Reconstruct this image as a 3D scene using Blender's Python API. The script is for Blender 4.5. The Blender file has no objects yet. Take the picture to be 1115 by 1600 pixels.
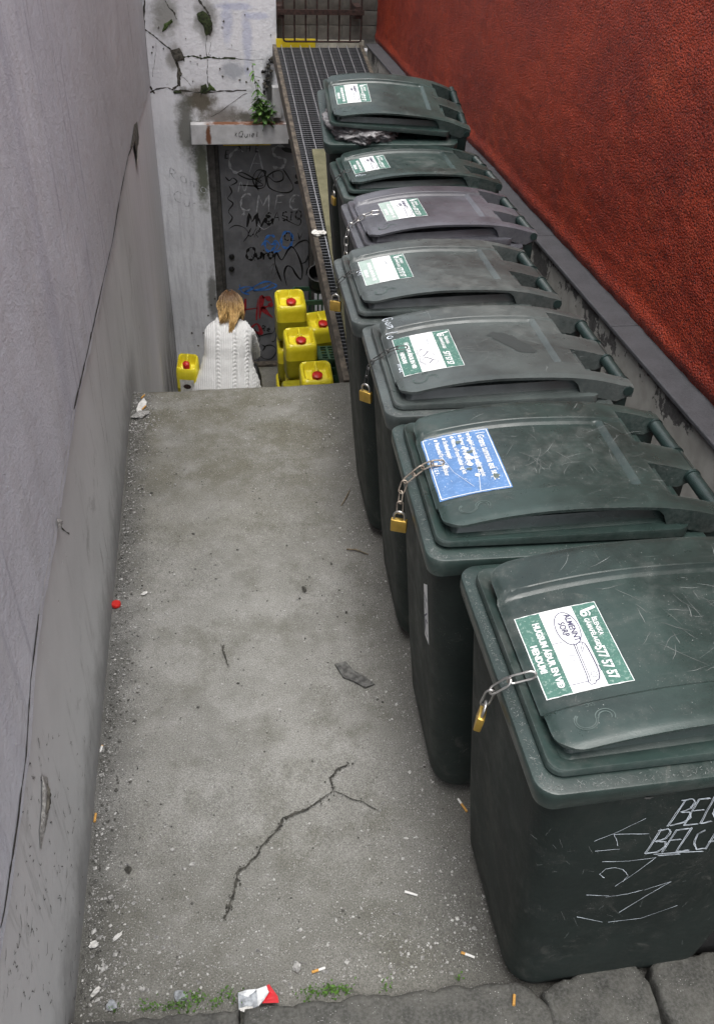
import bpy, bmesh, math, random
from mathutils import Vector, Matrix, noise as mnoise
R = math.radians
C = bpy.context.scene.collection
scene = bpy.context.scene

# ---------------------------------------------------------------- camera
RM = Matrix(((0.9878274, -0.15261182, 0.03011069),
             (-0.06833735, -0.59965149, -0.79733813),
             (0.13973915, 0.78557477, -0.60278126)))      # rows: right, down, forward
CAM = Vector((0.0, 0.0, 2.28344))
FPX = 1386.916                                            # focal length for a 1600 px high picture
cd = bpy.data.cameras.new('camera'); cam = bpy.data.objects.new('camera', cd); C.objects.link(cam)
cd.sensor_fit = 'VERTICAL'; cd.sensor_height = 36.0; cd.lens = FPX * 36.0 / 1600.0
cd.clip_start = 0.05; cd.clip_end = 500
rt, dn, fw = RM[0], RM[1], RM[2]
cam.matrix_world = Matrix(((rt[0], -dn[0], -fw[0], CAM[0]), (rt[1], -dn[1], -fw[1], CAM[1]),
                           (rt[2], -dn[2], -fw[2], CAM[2]), (0, 0, 0, 1)))
scene.camera = cam

# ---------------------------------------------------------------- world, sun, exposure
world = bpy.data.worlds.new('World'); scene.world = world; world.use_nodes = True
wn = world.node_tree; wn.nodes.clear()
sky = wn.nodes.new('ShaderNodeTexSky'); sky.sky_type = 'NISHITA'; sky.sun_disc = False
SUN_EL, SUN_AZ = 77.0, 195.0                               # azimuth measured clockwise from +Y
sky.sun_elevation = R(SUN_EL); sky.sun_rotation = R(SUN_AZ); sky.dust_density = 3.0; sky.air_density = 1.0
hsv = wn.nodes.new('ShaderNodeHueSaturation'); hsv.inputs['Saturation'].default_value = 0.22
bg = wn.nodes.new('ShaderNodeBackground'); bg.inputs['Strength'].default_value = 0.15
wo = wn.nodes.new('ShaderNodeOutputWorld')
wn.links.new(sky.outputs[0], hsv.inputs['Color']); wn.links.new(hsv.outputs[0], bg.inputs['Color'])
wn.links.new(bg.outputs[0], wo.inputs['Surface'])
sd = bpy.data.lights.new('sun', 'SUN'); sd.energy = 1.3; sd.angle = R(45); sd.color = (1.0, 0.97, 0.93)
sun = bpy.data.objects.new('sun', sd); C.objects.link(sun)
_d = Vector((math.sin(R(SUN_AZ)) * math.cos(R(SUN_EL)), math.cos(R(SUN_AZ)) * math.cos(R(SUN_EL)), math.sin(R(SUN_EL))))
sun.rotation_euler = _d.to_track_quat('Z', 'Y').to_euler(); sun.location = (0, 0, 9)
scene.view_settings.view_transform = 'Standard'; scene.view_settings.look = 'None'
scene.view_settings.gamma = 1.0; scene.view_settings.use_curve_mapping = False
scene.view_settings.exposure = 1.15
scene.render.engine = 'CYCLES'

# ---------------------------------------------------------------- measuring helpers (photograph pixel -> point on a known plane)
def ray(p):
    a = Vector(((p[0] - 557.5) / FPX, (p[1] - 800.0) / FPX, 1.0))
    return RM.transposed() @ a
def on_x(p, x): r = ray(p); return CAM + r * ((x - CAM.x) / r.x)
def on_y(p, y): r = ray(p); return CAM + r * ((y - CAM.y) / r.y)
def on_z(p, z): r = ray(p); return CAM + r * ((z - CAM.z) / r.z)

# ---------------------------------------------------------------- mesh helpers
class MB:
    def __init__(s): s.v = []; s.f = []; s.m = []
    def add(s, vs, fs, m=0):
        o = len(s.v); s.v += [tuple(v) for v in vs]
        for f in fs: s.f.append(tuple(i + o for i in f)); s.m.append(m)
        return s
    def box(s, lo, hi, m=0, bev=0.0, M=None):
        x0, y0, z0 = lo; x1, y1, z1 = hi
        if bev <= 0:
            vs = [(x0,y0,z0),(x1,y0,z0),(x1,y1,z0),(x0,y1,z0),(x0,y0,z1),(x1,y0,z1),(x1,y1,z1),(x0,y1,z1)]
            fs = [(3,2,1,0),(4,5,6,7),(0,1,5,4),(1,2,6,5),(2,3,7,6),(3,0,4,7)]
        else:
            bm = bmesh.new(); bmesh.ops.create_cube(bm, size=1.0)
            for v in bm.verts:
                v.co = Vector(((x0+x1)/2 + v.co.x*(x1-x0), (y0+y1)/2 + v.co.y*(y1-y0), (z0+z1)/2 + v.co.z*(z1-z0)))
            bmesh.ops.bevel(bm, geom=bm.edges[:], offset=bev, segments=2, affect='EDGES', profile=0.5)
            bm.verts.index_update(); vs = [v.co.copy() for v in bm.verts]; fs = [tuple(v.index for v in f.verts) for f in bm.faces]; bm.free()
        if M is not None: vs = [M @ Vector(v) for v in vs]
        return s.add(vs, fs, m)
    def loft(s, rings, cap0=True, cap1=True, m=0, closed=True):
        n = len(rings[0]); o = len(s.v)
        for r in rings: s.v += [tuple(p) for p in r]
        for i in range(len(rings) - 1):
            for j in range(n if closed else n - 1):
                k = (j + 1) % n
                s.f.append((o+i*n+j, o+i*n+k, o+(i+1)*n+k, o+(i+1)*n+j)); s.m.append(m)
        if cap0: s.f.append(tuple(o + j for j in reversed(range(n)))); s.m.append(m)
        if cap1: s.f.append(tuple(o + (len(rings)-1)*n + j for j in range(n))); s.m.append(m)
        return s
    def tube(s, path, rad, n=8, m=0, closed=False, caps=True):
        path = [Vector(p) for p in path]; L = len(path)
        rads = rad if isinstance(rad, (list, tuple)) else [rad] * L
        rings = []; up = None
        for i, p in enumerate(path):
            if closed: t = path[(i+1) % L] - path[i-1]
            else: t = path[min(i+1, L-1)] - path[max(i-1, 0)]
            t = t.normalized() if t.length > 1e-9 else Vector((0,0,1))
            if up is None: up = Vector((0,0,1)) if abs(t.z) < 0.9 else Vector((1,0,0))
            a = up - t * up.dot(t)
            if a.length < 1e-6: a = t.orthogonal()
            a.normalize(); up = a; b = t.cross(a)
            rings.append([p + (a * math.cos(2*math.pi*k/n) + b * math.sin(2*math.pi*k/n)) * rads[i] for k in range(n)])
        if closed: rings.append(rings[0]); return s.loft(rings, False, False, m)
        return s.loft(rings, caps, caps, m)
    def lathe(s, prof, n=20, m=0, M=None, axis='Z'):
        rings = []
        for r, z in prof:
            ring = []
            for k in range(n):
                a = 2*math.pi*k/n
                p = Vector((r*math.cos(a), r*math.sin(a), z)) if axis == 'Z' else Vector((r*math.cos(a), z, -r*math.sin(a)))
                ring.append(M @ p if M is not None else p)
            rings.append(ring)
        return s.loft(rings, True, True, m)
    def ribbon(s, path, width, nrm, m=0, lift=0.0015):
        path = [Vector(p) for p in path]; nrm = Vector(nrm).normalized(); L = len(path)
        ws = width if isinstance(width, (list, tuple)) else [width] * L
        vs = []
        for i, p in enumerate(path):
            t = path[min(i+1, L-1)] - path[max(i-1, 0)]
            sd_ = nrm.cross(t); sd_ = sd_.normalized() if sd_.length > 1e-9 else Vector((1,0,0))
            vs += [p + sd_*ws[i]/2 + nrm*lift, p - sd_*ws[i]/2 + nrm*lift]
        return s.add(vs, [(2*i, 2*i+1, 2*i+3, 2*i+2) for i in range(L-1)], m)
    def mesh(s, name, mats, smooth=None):
        me = bpy.data.meshes.new(name); me.from_pydata(s.v, [], s.f)
        for m in (mats if isinstance(mats, (list, tuple)) else [mats]): me.materials.append(m)
        me.polygons.foreach_set('material_index', s.m); me.update()
        if smooth is not None:
            bm = bmesh.new(); bm.from_mesh(me); bmesh.ops.recalc_face_normals(bm, faces=bm.faces[:])
            for f in bm.faces: f.smooth = True
            for e in bm.edges:
                if len(e.link_faces) == 2 and e.calc_face_angle(0) > R(smooth): e.smooth = False
            bm.to_mesh(me); bm.free()
        return me
def obj(name, mb, mats, parent=None, smooth=None, loc=None):
    me = mb.mesh(name, mats, smooth) if isinstance(mb, MB) else mb
    o = bpy.data.objects.new(name, me); C.objects.link(o)
    if parent: o.parent = parent
    if loc is not None: o.location = loc
    return o
def tag(o, label=None, cat=None, group=None, kind=None):
    if label: o['label'] = label
    if cat: o['category'] = cat
    if group: o['group'] = group
    if kind: o['kind'] = kind
    return o
def thing(name, label, cat, loc=(0,0,0), rot=(0,0,0), group=None):
    o = bpy.data.objects.new(name, None); C.objects.link(o); o.location = loc; o.rotation_euler = rot
    o.empty_display_size = 0.1
    return tag(o, label, cat, group)
def copy_tree(o, parent=None):
    c = o.copy(); C.objects.link(c)
    if parent: c.parent = parent
    for ch in list(o.children): copy_tree(ch, c)
    return c
def lerp(a, b, t): return a + (b - a) * t
def sst(a, b, x):
    t = max(0.0, min(1.0, (x - a) / (b - a))); return t*t*(3-2*t)
def rrect(x0, x1, y0, y1, r, seg=6):
    pts = []
    for cx, cy, a0 in ((x1-r, y1-r, 0), (x0+r, y1-r, 90), (x0+r, y0+r, 180), (x1-r, y0+r, 270)):
        for k in range(seg+1):
            a = R(a0 + 90*k/seg); pts.append((cx + r*math.cos(a), cy + r*math.sin(a)))
    return pts
def wob(path, amp, seed, sub=6):
    """densify a polyline and make it irregular"""
    out = []
    for i in range(len(path)-1):
        a, b = Vector(path[i]), Vector(path[i+1])
        for k in range(sub):
            p = a.lerp(b, k/sub)
            n = mnoise.noise_vector(p*9.0 + Vector((seed*7.3, seed*3.1, 0))) + 0.5*mnoise.noise_vector(p*31.0 + Vector((seed, 0, seed)))
            out.append(p + n*amp)
    out.append(Vector(path[-1])); return out

def text_mesh(s, size, bold=0.0, align='CENTER'):
    cu = bpy.data.curves.new('t', 'FONT'); cu.body = s; cu.size = size; cu.offset = bold; cu.align_x = align; cu.resolution_u = 3
    o = bpy.data.objects.new('t', cu); C.objects.link(o)
    dg = bpy.context.evaluated_depsgraph_get(); me = o.evaluated_get(dg).to_mesh()
    vs = [(v.co.x, v.co.y) for v in me.vertices]; fs = [tuple(p.vertices) for p in me.polygons]
    o.evaluated_get(dg).to_mesh_clear(); bpy.data.objects.remove(o); bpy.data.curves.remove(cu)
    return vs, fs

# hand-drawn letters: polylines in a unit box
def arc(cx, cy, rx, ry, a0, a1, n=10):
    return [(cx + rx*math.cos(R(lerp(a0, a1, k/n))), cy + ry*math.sin(R(lerp(a0, a1, k/n)))) for k in range(n+1)]
SF = {
 'A': [[(0,0),(.45,1),(.9,0)],[(.18,.38),(.74,.38)]], 'B': [[(0,0),(.1,1)]+arc(.1,.76,.5,.24,90,-90,8)+arc(.05,.26,.65,.26,90,-90,8)],
 'C': [arc(.5,.5,.48,.5,50,310,14)], 'E': [[(.7,1),(0.1,1),(0,0),(.7,0)],[(.05,.5),(.55,.52)]], 'F': [[(.75,1),(.1,1),(0,0)],[(.05,.5),(.6,.52)]],
 'G': [arc(.5,.5,.48,.5,50,340,14)+[(.95,.45),(.6,.45)]], 'H': [[(0,0),(.05,1)],[(.7,0),(.75,1)],[(0,.5),(.75,.55)]], 'I': [[(.2,0),(.25,1)],[(0,1),(.5,1)],[(0,0),(.5,0)]],
 'K': [[(0,0),(.05,1)],[(.7,1),(.05,.45),(.7,0)]], 'L': [[(.1,1),(0,0),(.7,.03)]], 'M': [[(0,0),(.1,1),(.5,.35),(.9,1),(1,0)]], 'N': [[(0,0),(.05,1),(.7,0),(.8,1)]],
 'O': [arc(.5,.5,.45,.5,90,450,16)], 'Q': [arc(.5,.5,.45,.5,90,450,16),[(.55,.35),(1,-.1)]], 'R': [[(0,0),(.05,1)]+arc(.1,.74,.55,.26,90,-90,8)+[(.8,0)]],
 'S': [arc(.45,.75,.4,.25,40,270,10)+arc(.45,.25,.42,.25,90,-140,10)], 'T': [[(0,1),(.9,1)],[(.45,1),(.42,0)]], 'U': [[(0,1)]+arc(.4,.35,.4,.35,180,360,10)+[(.82,1)]],
 'V': [[(0,1),(.4,0),(.85,1)]], 'a': [arc(.35,.28,.33,.28,60,400,12)+[(.7,0)]], 'm': [[(0,0),(0,.55)]+arc(.22,.4,.2,.15,160,0,6)+[(.42,0)]+[(.42,.4)]+arc(.63,.4,.2,.15,180,0,6)+[(.83,0)]],
 'l': [[(.1,1.1),(.05,0),(.2,0)]], 'u': [[(0,.55)]+arc(.28,.25,.28,.25,180,360,8)+[(.56,.55),(.58,0)]], 'i': [[(.1,.55),(.1,0)],[(.08,.8),(.12,.84)]], 'r': [[(0,.55),(.03,0)],[(.03,.35),(.2,.55),(.4,.5)]],
 'o': [arc(.3,.28,.3,.28,90,450,12)], 'e': [[(.02,.3),(.55,.32)]+arc(.3,.28,.28,.28,10,310,12)], 'n': [[(0,0),(0,.55)]+arc(.25,.35,.25,.2,170,0,8)+[(.52,0)]], 't': [[(.2,.9),(.2,0),(.4,0)],[(0,.6),(.45,.62)]],
 'y': [[(0,.55),(.3,.05)],[(.6,.55),(.1,-.4)]], '*': [[(0,.2),(.6,.8)],[(.6,.2),(0,.8)],[(.3,.05),(.3,.95)]], '.': [[(0,0),(.08,.04)]], '!': [[(0,1),(0,.3)],[(0,.05),(.03,0)]], '5': [[(.6,1),(.05,1),(0,.55)]+arc(.28,.3,.35,.3,110,-150,10)],
}
def strokes(s, h, slant=0.0, gap=0.25, seed=0, jit=0.04):
    rnd = random.Random(seed); out = []; x = 0.0
    for ch in s:
        if ch == ' ': x += 0.6; continue
        w = 0.0; dy = rnd.uniform(-jit, jit)*2; sc = rnd.uniform(0.9, 1.1)
        for pl in SF[ch]:
            q = []
            for px, py in pl:
                px2 = px*sc + rnd.uniform(-jit, jit)*0.4; py2 = py*sc + dy + rnd.uniform(-jit, jit)*0.4
                q.append(((x + px2*0.75 + slant*py2)*h, py2*h)); w = max(w, px*0.75*sc)
            out.append(q)
        x += w + gap
    return out

# ---------------------------------------------------------------- materials
class N:
    """tiny node-graph helper around one material"""
    def __init__(s, name):
        s.m = bpy.data.materials.new(name); s.m.use_nodes = True; s.t = s.m.node_tree; s.t.nodes.clear()
        s.out = s.t.nodes.new('ShaderNodeOutputMaterial'); s.b = s.t.nodes.new('ShaderNodeBsdfPrincipled')
        s.t.links.new(s.b.outputs[0], s.out.inputs['Surface'])
        s.tc = s.t.nodes.new('ShaderNodeTexCoord'); s.co = s.tc.outputs['Object']
    def set(s, sock, v):
        if hasattr(v, 'links') or hasattr(v, 'is_linked'): s.t.links.new(v, sock)
        else:
            try: sock.default_value = v
            except Exception: sock.default_value = (*v, 1.0)
    def inp(s, name, v): s.set(s.b.inputs[name], v); return s
    def map(s, scale=(1,1,1), loc=(0,0,0), rot=(0,0,0), co=None):
        n = s.t.nodes.new('ShaderNodeMapping'); s.t.links.new(co or s.co, n.inputs['Vector'])
        n.inputs['Scale'].default_value = scale; n.inputs['Location'].default_value = loc; n.inputs['Rotation'].default_value = rot
        return n.outputs[0]
    def noise(s, scale, detail=4, rough=0.55, co=None, dist=0.0, col=False):
        n = s.t.nodes.new('ShaderNodeTexNoise'); s.t.links.new(co or s.co, n.inputs['Vector'])
        n.inputs['Scale'].default_value = scale; n.inputs['Detail'].default_value = detail; n.inputs['Roughness'].default_value = rough
        n.inputs['Distortion'].default_value = dist
        return n.outputs['Color' if col else 'Fac']
    def vor(s, scale, co=None, feat='F1', out='Distance', rnd=1.0):
        n = s.t.nodes.new('ShaderNodeTexVoronoi'); n.feature = feat; s.t.links.new(co or s.co, n.inputs['Vector'])
        n.inputs['Scale'].default_value = scale; n.inputs['Randomness'].default_value = rnd
        return n.outputs[out]
    def rng(s, v, a, b, c=0.0, d=1.0):
        n = s.t.nodes.new('ShaderNodeMapRange'); n.clamp = True; n.interpolation_type = 'SMOOTHSTEP'
        s.set(n.inputs[0], v); n.inputs[1].default_value = a; n.inputs[2].default_value = b; n.inputs[3].default_value = c; n.inputs[4].default_value = d
        return n.outputs[0]
    def math(s, op, a, b=0.0):
        n = s.t.nodes.new('ShaderNodeMath'); n.operation = op; s.set(n.inputs[0], a); s.set(n.inputs[1], b); return n.outputs[0]
    def mix(s, f, a, b, mode='MIX'):
        n = s.t.nodes.new('ShaderNodeMix'); n.data_type = 'RGBA'; n.blend_type = mode
        s.set(n.inputs[0], f); s.set(n.inputs[6], a if not isinstance(a, tuple) else (*a, 1.0)[:4]); s.set(n.inputs[7], b if not isinstance(b, tuple) else (*b, 1.0)[:4])
        return n.outputs[2]
    def sep(s, co=None):
        n = s.t.nodes.new('ShaderNodeSeparateXYZ'); s.t.links.new(co or s.co, n.inputs[0]); return n.outputs
    def blob(s, centre, size, scale=6.0, soft=0.5, amp=0.9):
        """stain mask: ellipsoid with a ragged edge"""
        n = s.t.nodes.new('ShaderNodeVectorMath'); n.operation = 'SUBTRACT'; s.t.links.new(s.co, n.inputs[0]); n.inputs[1].default_value = centre
        d = s.t.nodes.new('ShaderNodeVectorMath'); d.operation = 'DIVIDE'; s.t.links.new(n.outputs[0], d.inputs[0]); d.inputs[1].default_value = size
        l = s.t.nodes.new('ShaderNodeVectorMath'); l.operation = 'LENGTH'; s.t.links.new(d.outputs[0], l.inputs[0])
        v = s.math('ADD', l.outputs['Value'], s.math('MULTIPLY', s.math('SUBTRACT', s.noise(scale, 6, 0.65), 0.5), amp*2))
        return s.rng(v, 1.0 + soft*0.5, 1.0 - soft*0.5 - 0.3)
    def bump(s, h, strength=0.3, dist=0.01, prev=None):
        n = s.t.nodes.new('ShaderNodeBump'); s.set(n.inputs['Height'], h); n.inputs['Strength'].default_value = strength; n.inputs['Distance'].default_value = dist
        if prev is not None: s.t.links.new(prev, n.inputs['Normal'])
        return n.outputs[0]
    def normal(s, o): s.t.links.new(o, s.b.inputs['Normal']); return s
def plain(name, col, rough=0.6, metal=0.0, spec=0.5, var=0.25, scale=30, bump=0.0):
    n = N(name); f = n.noise(scale, 5)
    lo = tuple(c*(1-var) for c in col); hi = tuple(min(1, c*(1+var)) for c in col)
    n.inp('Base Color', n.mix(n.rng(f, 0.3, 0.7), lo, hi)); n.inp('Roughness', rough); n.inp('Metallic', metal); n.inp('Specular IOR Level', spec)
    if bump: n.normal(n.bump(f, 0.5, bump))
    return n.m

def bin_plastic(name, base, dusty=0.35):
    n = N(name)
    oi = n.t.nodes.new('ShaderNodeObjectInfo')
    sh = n.t.nodes.new('ShaderNodeVectorMath'); sh.operation = 'ADD'; n.t.links.new(n.tc.outputs['Object'], sh.inputs[0])
    mu = n.math('MULTIPLY', oi.outputs['Random'], 37.0); n.t.links.new(mu, sh.inputs[1]); n.co = sh.outputs[0]
    big = n.noise(3.5, 7, 0.62, dist=0.4); mid = n.noise(19, 8, 0.7); fine = n.noise(260, 3, 0.6)
    c = n.mix(n.rng(big, 0.32, 0.70), tuple(x*0.62 for x in base), tuple(x*1.35 for x in base))
    dust = n.rng(n.math('ADD', n.math('MULTIPLY', mid, 0.45), n.math('MULTIPLY', n.noise(2.6, 5, .6, n.map(loc=(7, 3, 2), co=n.co)), 0.55)), 0.49, 0.68, 0, dusty)
    c = n.mix(dust, c, (0.125, 0.130, 0.122))
    sx = n.noise(7, 8, 0.75, n.map((1, 16, 16), rot=(0, 0, 0.5), co=n.co)); s2 = n.noise(9, 8, 0.75, n.map((18, 1.2, 18), rot=(0, 0, -0.35), co=n.co)); s3 = n.noise(5, 9, 0.8, n.map((2, 30, 30), rot=(0, 0, 1.2), co=n.co))
    sc = n.math('ADD', n.math('ADD', n.rng(sx, 0.61, 0.74, 0, 0.34), n.rng(s2, 0.62, 0.75, 0, 0.30)), n.rng(s3, 0.62, 0.72, 0, .28))
    c = n.mix(sc, c, (0.165, 0.178, 0.170))
    smear = n.rng(n.noise(6, 8, 0.78, dist=2.2, co=n.co), 0.60, 0.70, 0, 0.30); c = n.mix(smear, c, (0.15, 0.15, 0.135))
    spk = n.math('MULTIPLY', n.rng(n.vor(210, n.co), 0.18, 0.07), n.rng(mid, 0.48, 0.60))
    c = n.mix(n.math('MULTIPLY', spk, 0.55), c, (0.26, 0.27, 0.26))
    geo = n.t.nodes.new('ShaderNodeNewGeometry')
    edge = n.math('MULTIPLY', n.rng(geo.outputs['Pointiness'], 0.53, 0.66), n.rng(n.noise(90, 5, 0.7), 0.30, 0.70))
    c = n.mix(n.math('MULTIPLY', edge, 0.5), c, (0.20, 0.215, 0.205))
    n.inp('Base Color', c); n.inp('Roughness', n.math('ADD', n.rng(mid, 0.3, 0.7, 0.26, 0.42), n.math('MULTIPLY', dust, 0.35))); n.inp('Specular IOR Level', 0.5)
    b1 = n.bump(fine, 0.14, 0.0012); n.normal(n.bump(n.noise(5, 3), 0.25, 0.012, n.bump(mid, 0.10, 0.003, b1)))
    return n.m
def body_plastic(name, base):
    """bin bodies: same plastic, dull, with smears and road grime"""
    n = N(name); z = n.sep()[2]
    mid = n.noise(9, 8, 0.7); fine = n.noise(240, 3); big = n.noise(3, 5)
    c = n.mix(n.rng(big, 0.3, 0.7), tuple(x*0.7 for x in base), tuple(x*1.3 for x in base))
    g = n.math('ADD', n.rng(z, 0.4, 0.02, 0, 0.10), n.rng(mid, 0.52, 0.68, 0, 0.30)); c = n.mix(g, c, (0.055, 0.056, 0.050))
    dr = n.noise(5, 7, 0.72, n.map((5, 5, 0.7))); c = n.mix(n.rng(dr, 0.52, 0.72, 0, 0.45), c, (0.036, 0.037, 0.034))
    sm = n.noise(6, 9, .78, dist=1.8); c = n.mix(n.rng(sm, .57, .68, 0, .5), c, (0.075, 0.075, 0.068))
    sm2 = n.noise(4, 9, .82, n.map(loc=(5, 1, 3)), dist=1.0); c = n.mix(n.rng(sm2, .60, .66, 0, .45), c, (0.11, 0.11, 0.10))
    spk = n.math('MULTIPLY', n.rng(n.vor(150), 0.17, 0.07), n.rng(mid, 0.5, 0.6)); c = n.mix(n.math('MULTIPLY', spk, 0.6), c, (0.22, 0.22, 0.21))
    n.inp('Base Color', c); n.inp('Roughness', n.rng(mid, 0.3, 0.7, 0.5, 0.75)); n.inp('Specular IOR Level', .32)
    n.normal(n.bump(fine, 0.15, 0.0015, n.bump(mid, 0.16, 0.006))); return n.m

M = {}
M['bin_green'] = bin_plastic('bin_green', (0.024, 0.041, 0.037)); M['bin_grey'] = bin_plastic('bin_grey', (0.056, 0.068, 0.066), 0.5); M['bin_mauve'] = bin_plastic('bin_mauve', (0.080, 0.081, 0.094), 0.32)
M['body_green'] = body_plastic('body_green', (0.013, 0.020, 0.018)); M['body_mauve'] = body_plastic('body_mauve', (0.05, 0.052, 0.06))
M['black_rubber'] = plain('black_rubber', (0.015, 0.015, 0.015), 0.7)
M['handle'] = plain('handle', (0.016, 0.030, 0.028), 0.36, var=0.2)
M['shadow_gap'] = plain('shadow_gap', (0.012, 0.016, 0.015), 0.8)
M['scratch'] = plain('scratch', (0.17, 0.185, 0.18), 0.8, var=.5, scale=25); M['rim_scuff'] = plain('rim_scuff', (0.165, 0.178, 0.172), 0.9, var=.4, scale=90); M['chalk'] = plain('chalk', (0.62, 0.68, 0.74), 0.9); M['logo_edge'] = plain('logo_edge', (0.06, 0.085, 0.08), 0.6)
def sticker_mat(name, col, wear=(0.55, 0.6, 0.57), amount=0.5):
    n = N(name); f = n.noise(160, 6, 0.7); g = n.noise(35, 4)
    n.inp('Base Color', n.mix(n.math('MULTIPLY', n.rng(f, 0.52, 0.68), amount), n.mix(n.rng(g, .3, .7), tuple(c*.88 for c in col), tuple(min(1, c*1.08) for c in col)), wear))
    n.inp('Roughness', 0.5); return n.m
M['st_white'] = sticker_mat('st_white', (0.74, 0.76, 0.76), (0.62, 0.64, 0.63), 0.4)
M['st_green'] = sticker_mat('st_green', (0.055, 0.145, 0.115), (0.32, 0.42, 0.38), 0.8)
M['st_blue'] = sticker_mat('st_blue', (0.09, 0.195, 0.40), (0.38, 0.50, 0.68), 0.45)
M['st_ink'] = sticker_mat('st_ink', (0.05, 0.045, 0.10), (0.10, 0.10, 0.14), 0.3)
M['st_faint'] = sticker_mat('st_faint', (0.50, 0.53, 0.55), (0.6, 0.62, 0.62), 0.3)
M['st_pale'] = sticker_mat('st_pale', (0.33, 0.42, 0.38), (0.5, 0.55, 0.52), 0.5)
M['tear'] = plain('tear', (0.10, 0.13, 0.12), 0.7)
M['steel'] = plain('steel', (0.50, 0.49, 0.47), 0.34, 0.9, var=0.2); M['rusty_steel'] = plain('rusty_steel', (0.34, 0.29, 0.24), 0.5, 0.7, var=0.35, scale=120)
M['dark_steel'] = plain('dark_steel', (0.09, 0.09, 0.088), 0.45, 0.6, var=.3); M['brass'] = plain('brass', (0.58, 0.38, 0.09), 0.33, 0.85, var=0.2)

def concrete_floor():
    n = N('concrete_floor'); x, y, z = n.sep()
    big = n.noise(1.6, 5, 0.6); mid = n.noise(8, 7, 0.65); fine = n.noise(240, 5, 0.75); vf = n.noise(700, 3, 0.7)
    c = n.mix(n.rng(big, 0.32, 0.68), (0.200, 0.197, 0.178), (0.285, 0.281, 0.260))
    c = n.mix(n.rng(mid, 0.42, 0.72, 0, 0.5), c, (0.34, 0.335, 0.315))
    c = n.mix(n.rng(n.noise(5, 6, 0.7, n.map(loc=(3, 7, 1))), 0.46, 0.68, 0, 0.6), c, (0.125, 0.122, 0.098))
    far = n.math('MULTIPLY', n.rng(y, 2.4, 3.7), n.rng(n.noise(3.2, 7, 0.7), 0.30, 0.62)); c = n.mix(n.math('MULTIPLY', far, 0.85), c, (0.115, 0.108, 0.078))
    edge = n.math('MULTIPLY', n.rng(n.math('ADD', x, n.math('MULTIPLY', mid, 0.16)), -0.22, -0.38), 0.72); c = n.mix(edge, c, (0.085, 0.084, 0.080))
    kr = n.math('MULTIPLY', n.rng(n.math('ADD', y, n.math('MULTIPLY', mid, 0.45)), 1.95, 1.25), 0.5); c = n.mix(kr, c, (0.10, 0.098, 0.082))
    rt_ = n.math('MULTIPLY', n.rng(n.math('ADD', x, n.math('MULTIPLY', mid, 0.3)), 0.50, 0.78), 0.8); c = n.mix(rt_, c, (0.10, 0.098, 0.090))  # dirt along the bins, deepened with their contact shadow painted into the colour
    c = n.mix(n.rng(fine, 0.30, 0.70, 0.0, 1.0), n.mix(1.0, c, (0.55, 0.55, 0.55), 'MULTIPLY'), n.mix(1.0, c, (1.35, 1.35, 1.35), 'MULTIPLY'))
    sp = n.math('MULTIPLY', n.rng(n.vor(170), 0.24, 0.12), n.rng(n.noise(22, 3), 0.42, 0.56)); c = n.mix(n.math('MULTIPLY', sp, 0.75), c, (0.52, 0.52, 0.51))
    dk = n.math('MULTIPLY', n.rng(n.vor(120, n.map(loc=(5, 2, 0))), 0.20, 0.10), n.rng(n.noise(18, 3, co=n.map(loc=(9, 1, 4))), 0.5, 0.62)); c = n.mix(n.math('MULTIPLY', dk, 0.7), c, (0.07, 0.07, 0.065))
    n.inp('Base Color', c); n.inp('Roughness', 0.9); n.inp('Specular IOR Level', 0.25)
    n.normal(n.bump(vf, 0.25, 0.002, n.bump(fine, 0.4, 0.0025, n.bump(mid, 0.3, 0.008))))
    return n.m
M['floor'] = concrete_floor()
def stone_mat():
    n = N('kerb_stone'); mid = n.noise(14, 8, 0.7); fine = n.noise(130, 6, 0.7); v = n.vor(140)
    c = n.mix(n.rng(mid, 0.3, 0.7), (0.045, 0.045, 0.041), (0.105, 0.103, 0.092)); c = n.mix(n.rng(fine, 0.35, 0.7, 0, 0.5), c, (0.17, 0.17, 0.16))
    sp = n.math('MULTIPLY', n.rng(v, 0.2, 0.1), n.rng(n.noise(20, 3), 0.5, 0.64)); c = n.mix(n.math('MULTIPLY', sp, 0.8), c, (0.50, 0.50, 0.48))
    n.inp('Base Color', c); n.inp('Roughness', 0.92); n.inp('Specular IOR Level', 0.2); n.normal(n.bump(fine, 0.6, 0.004, n.bump(mid, 0.5, 0.012))); return n.m
M['stone'] = stone_mat()
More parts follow.
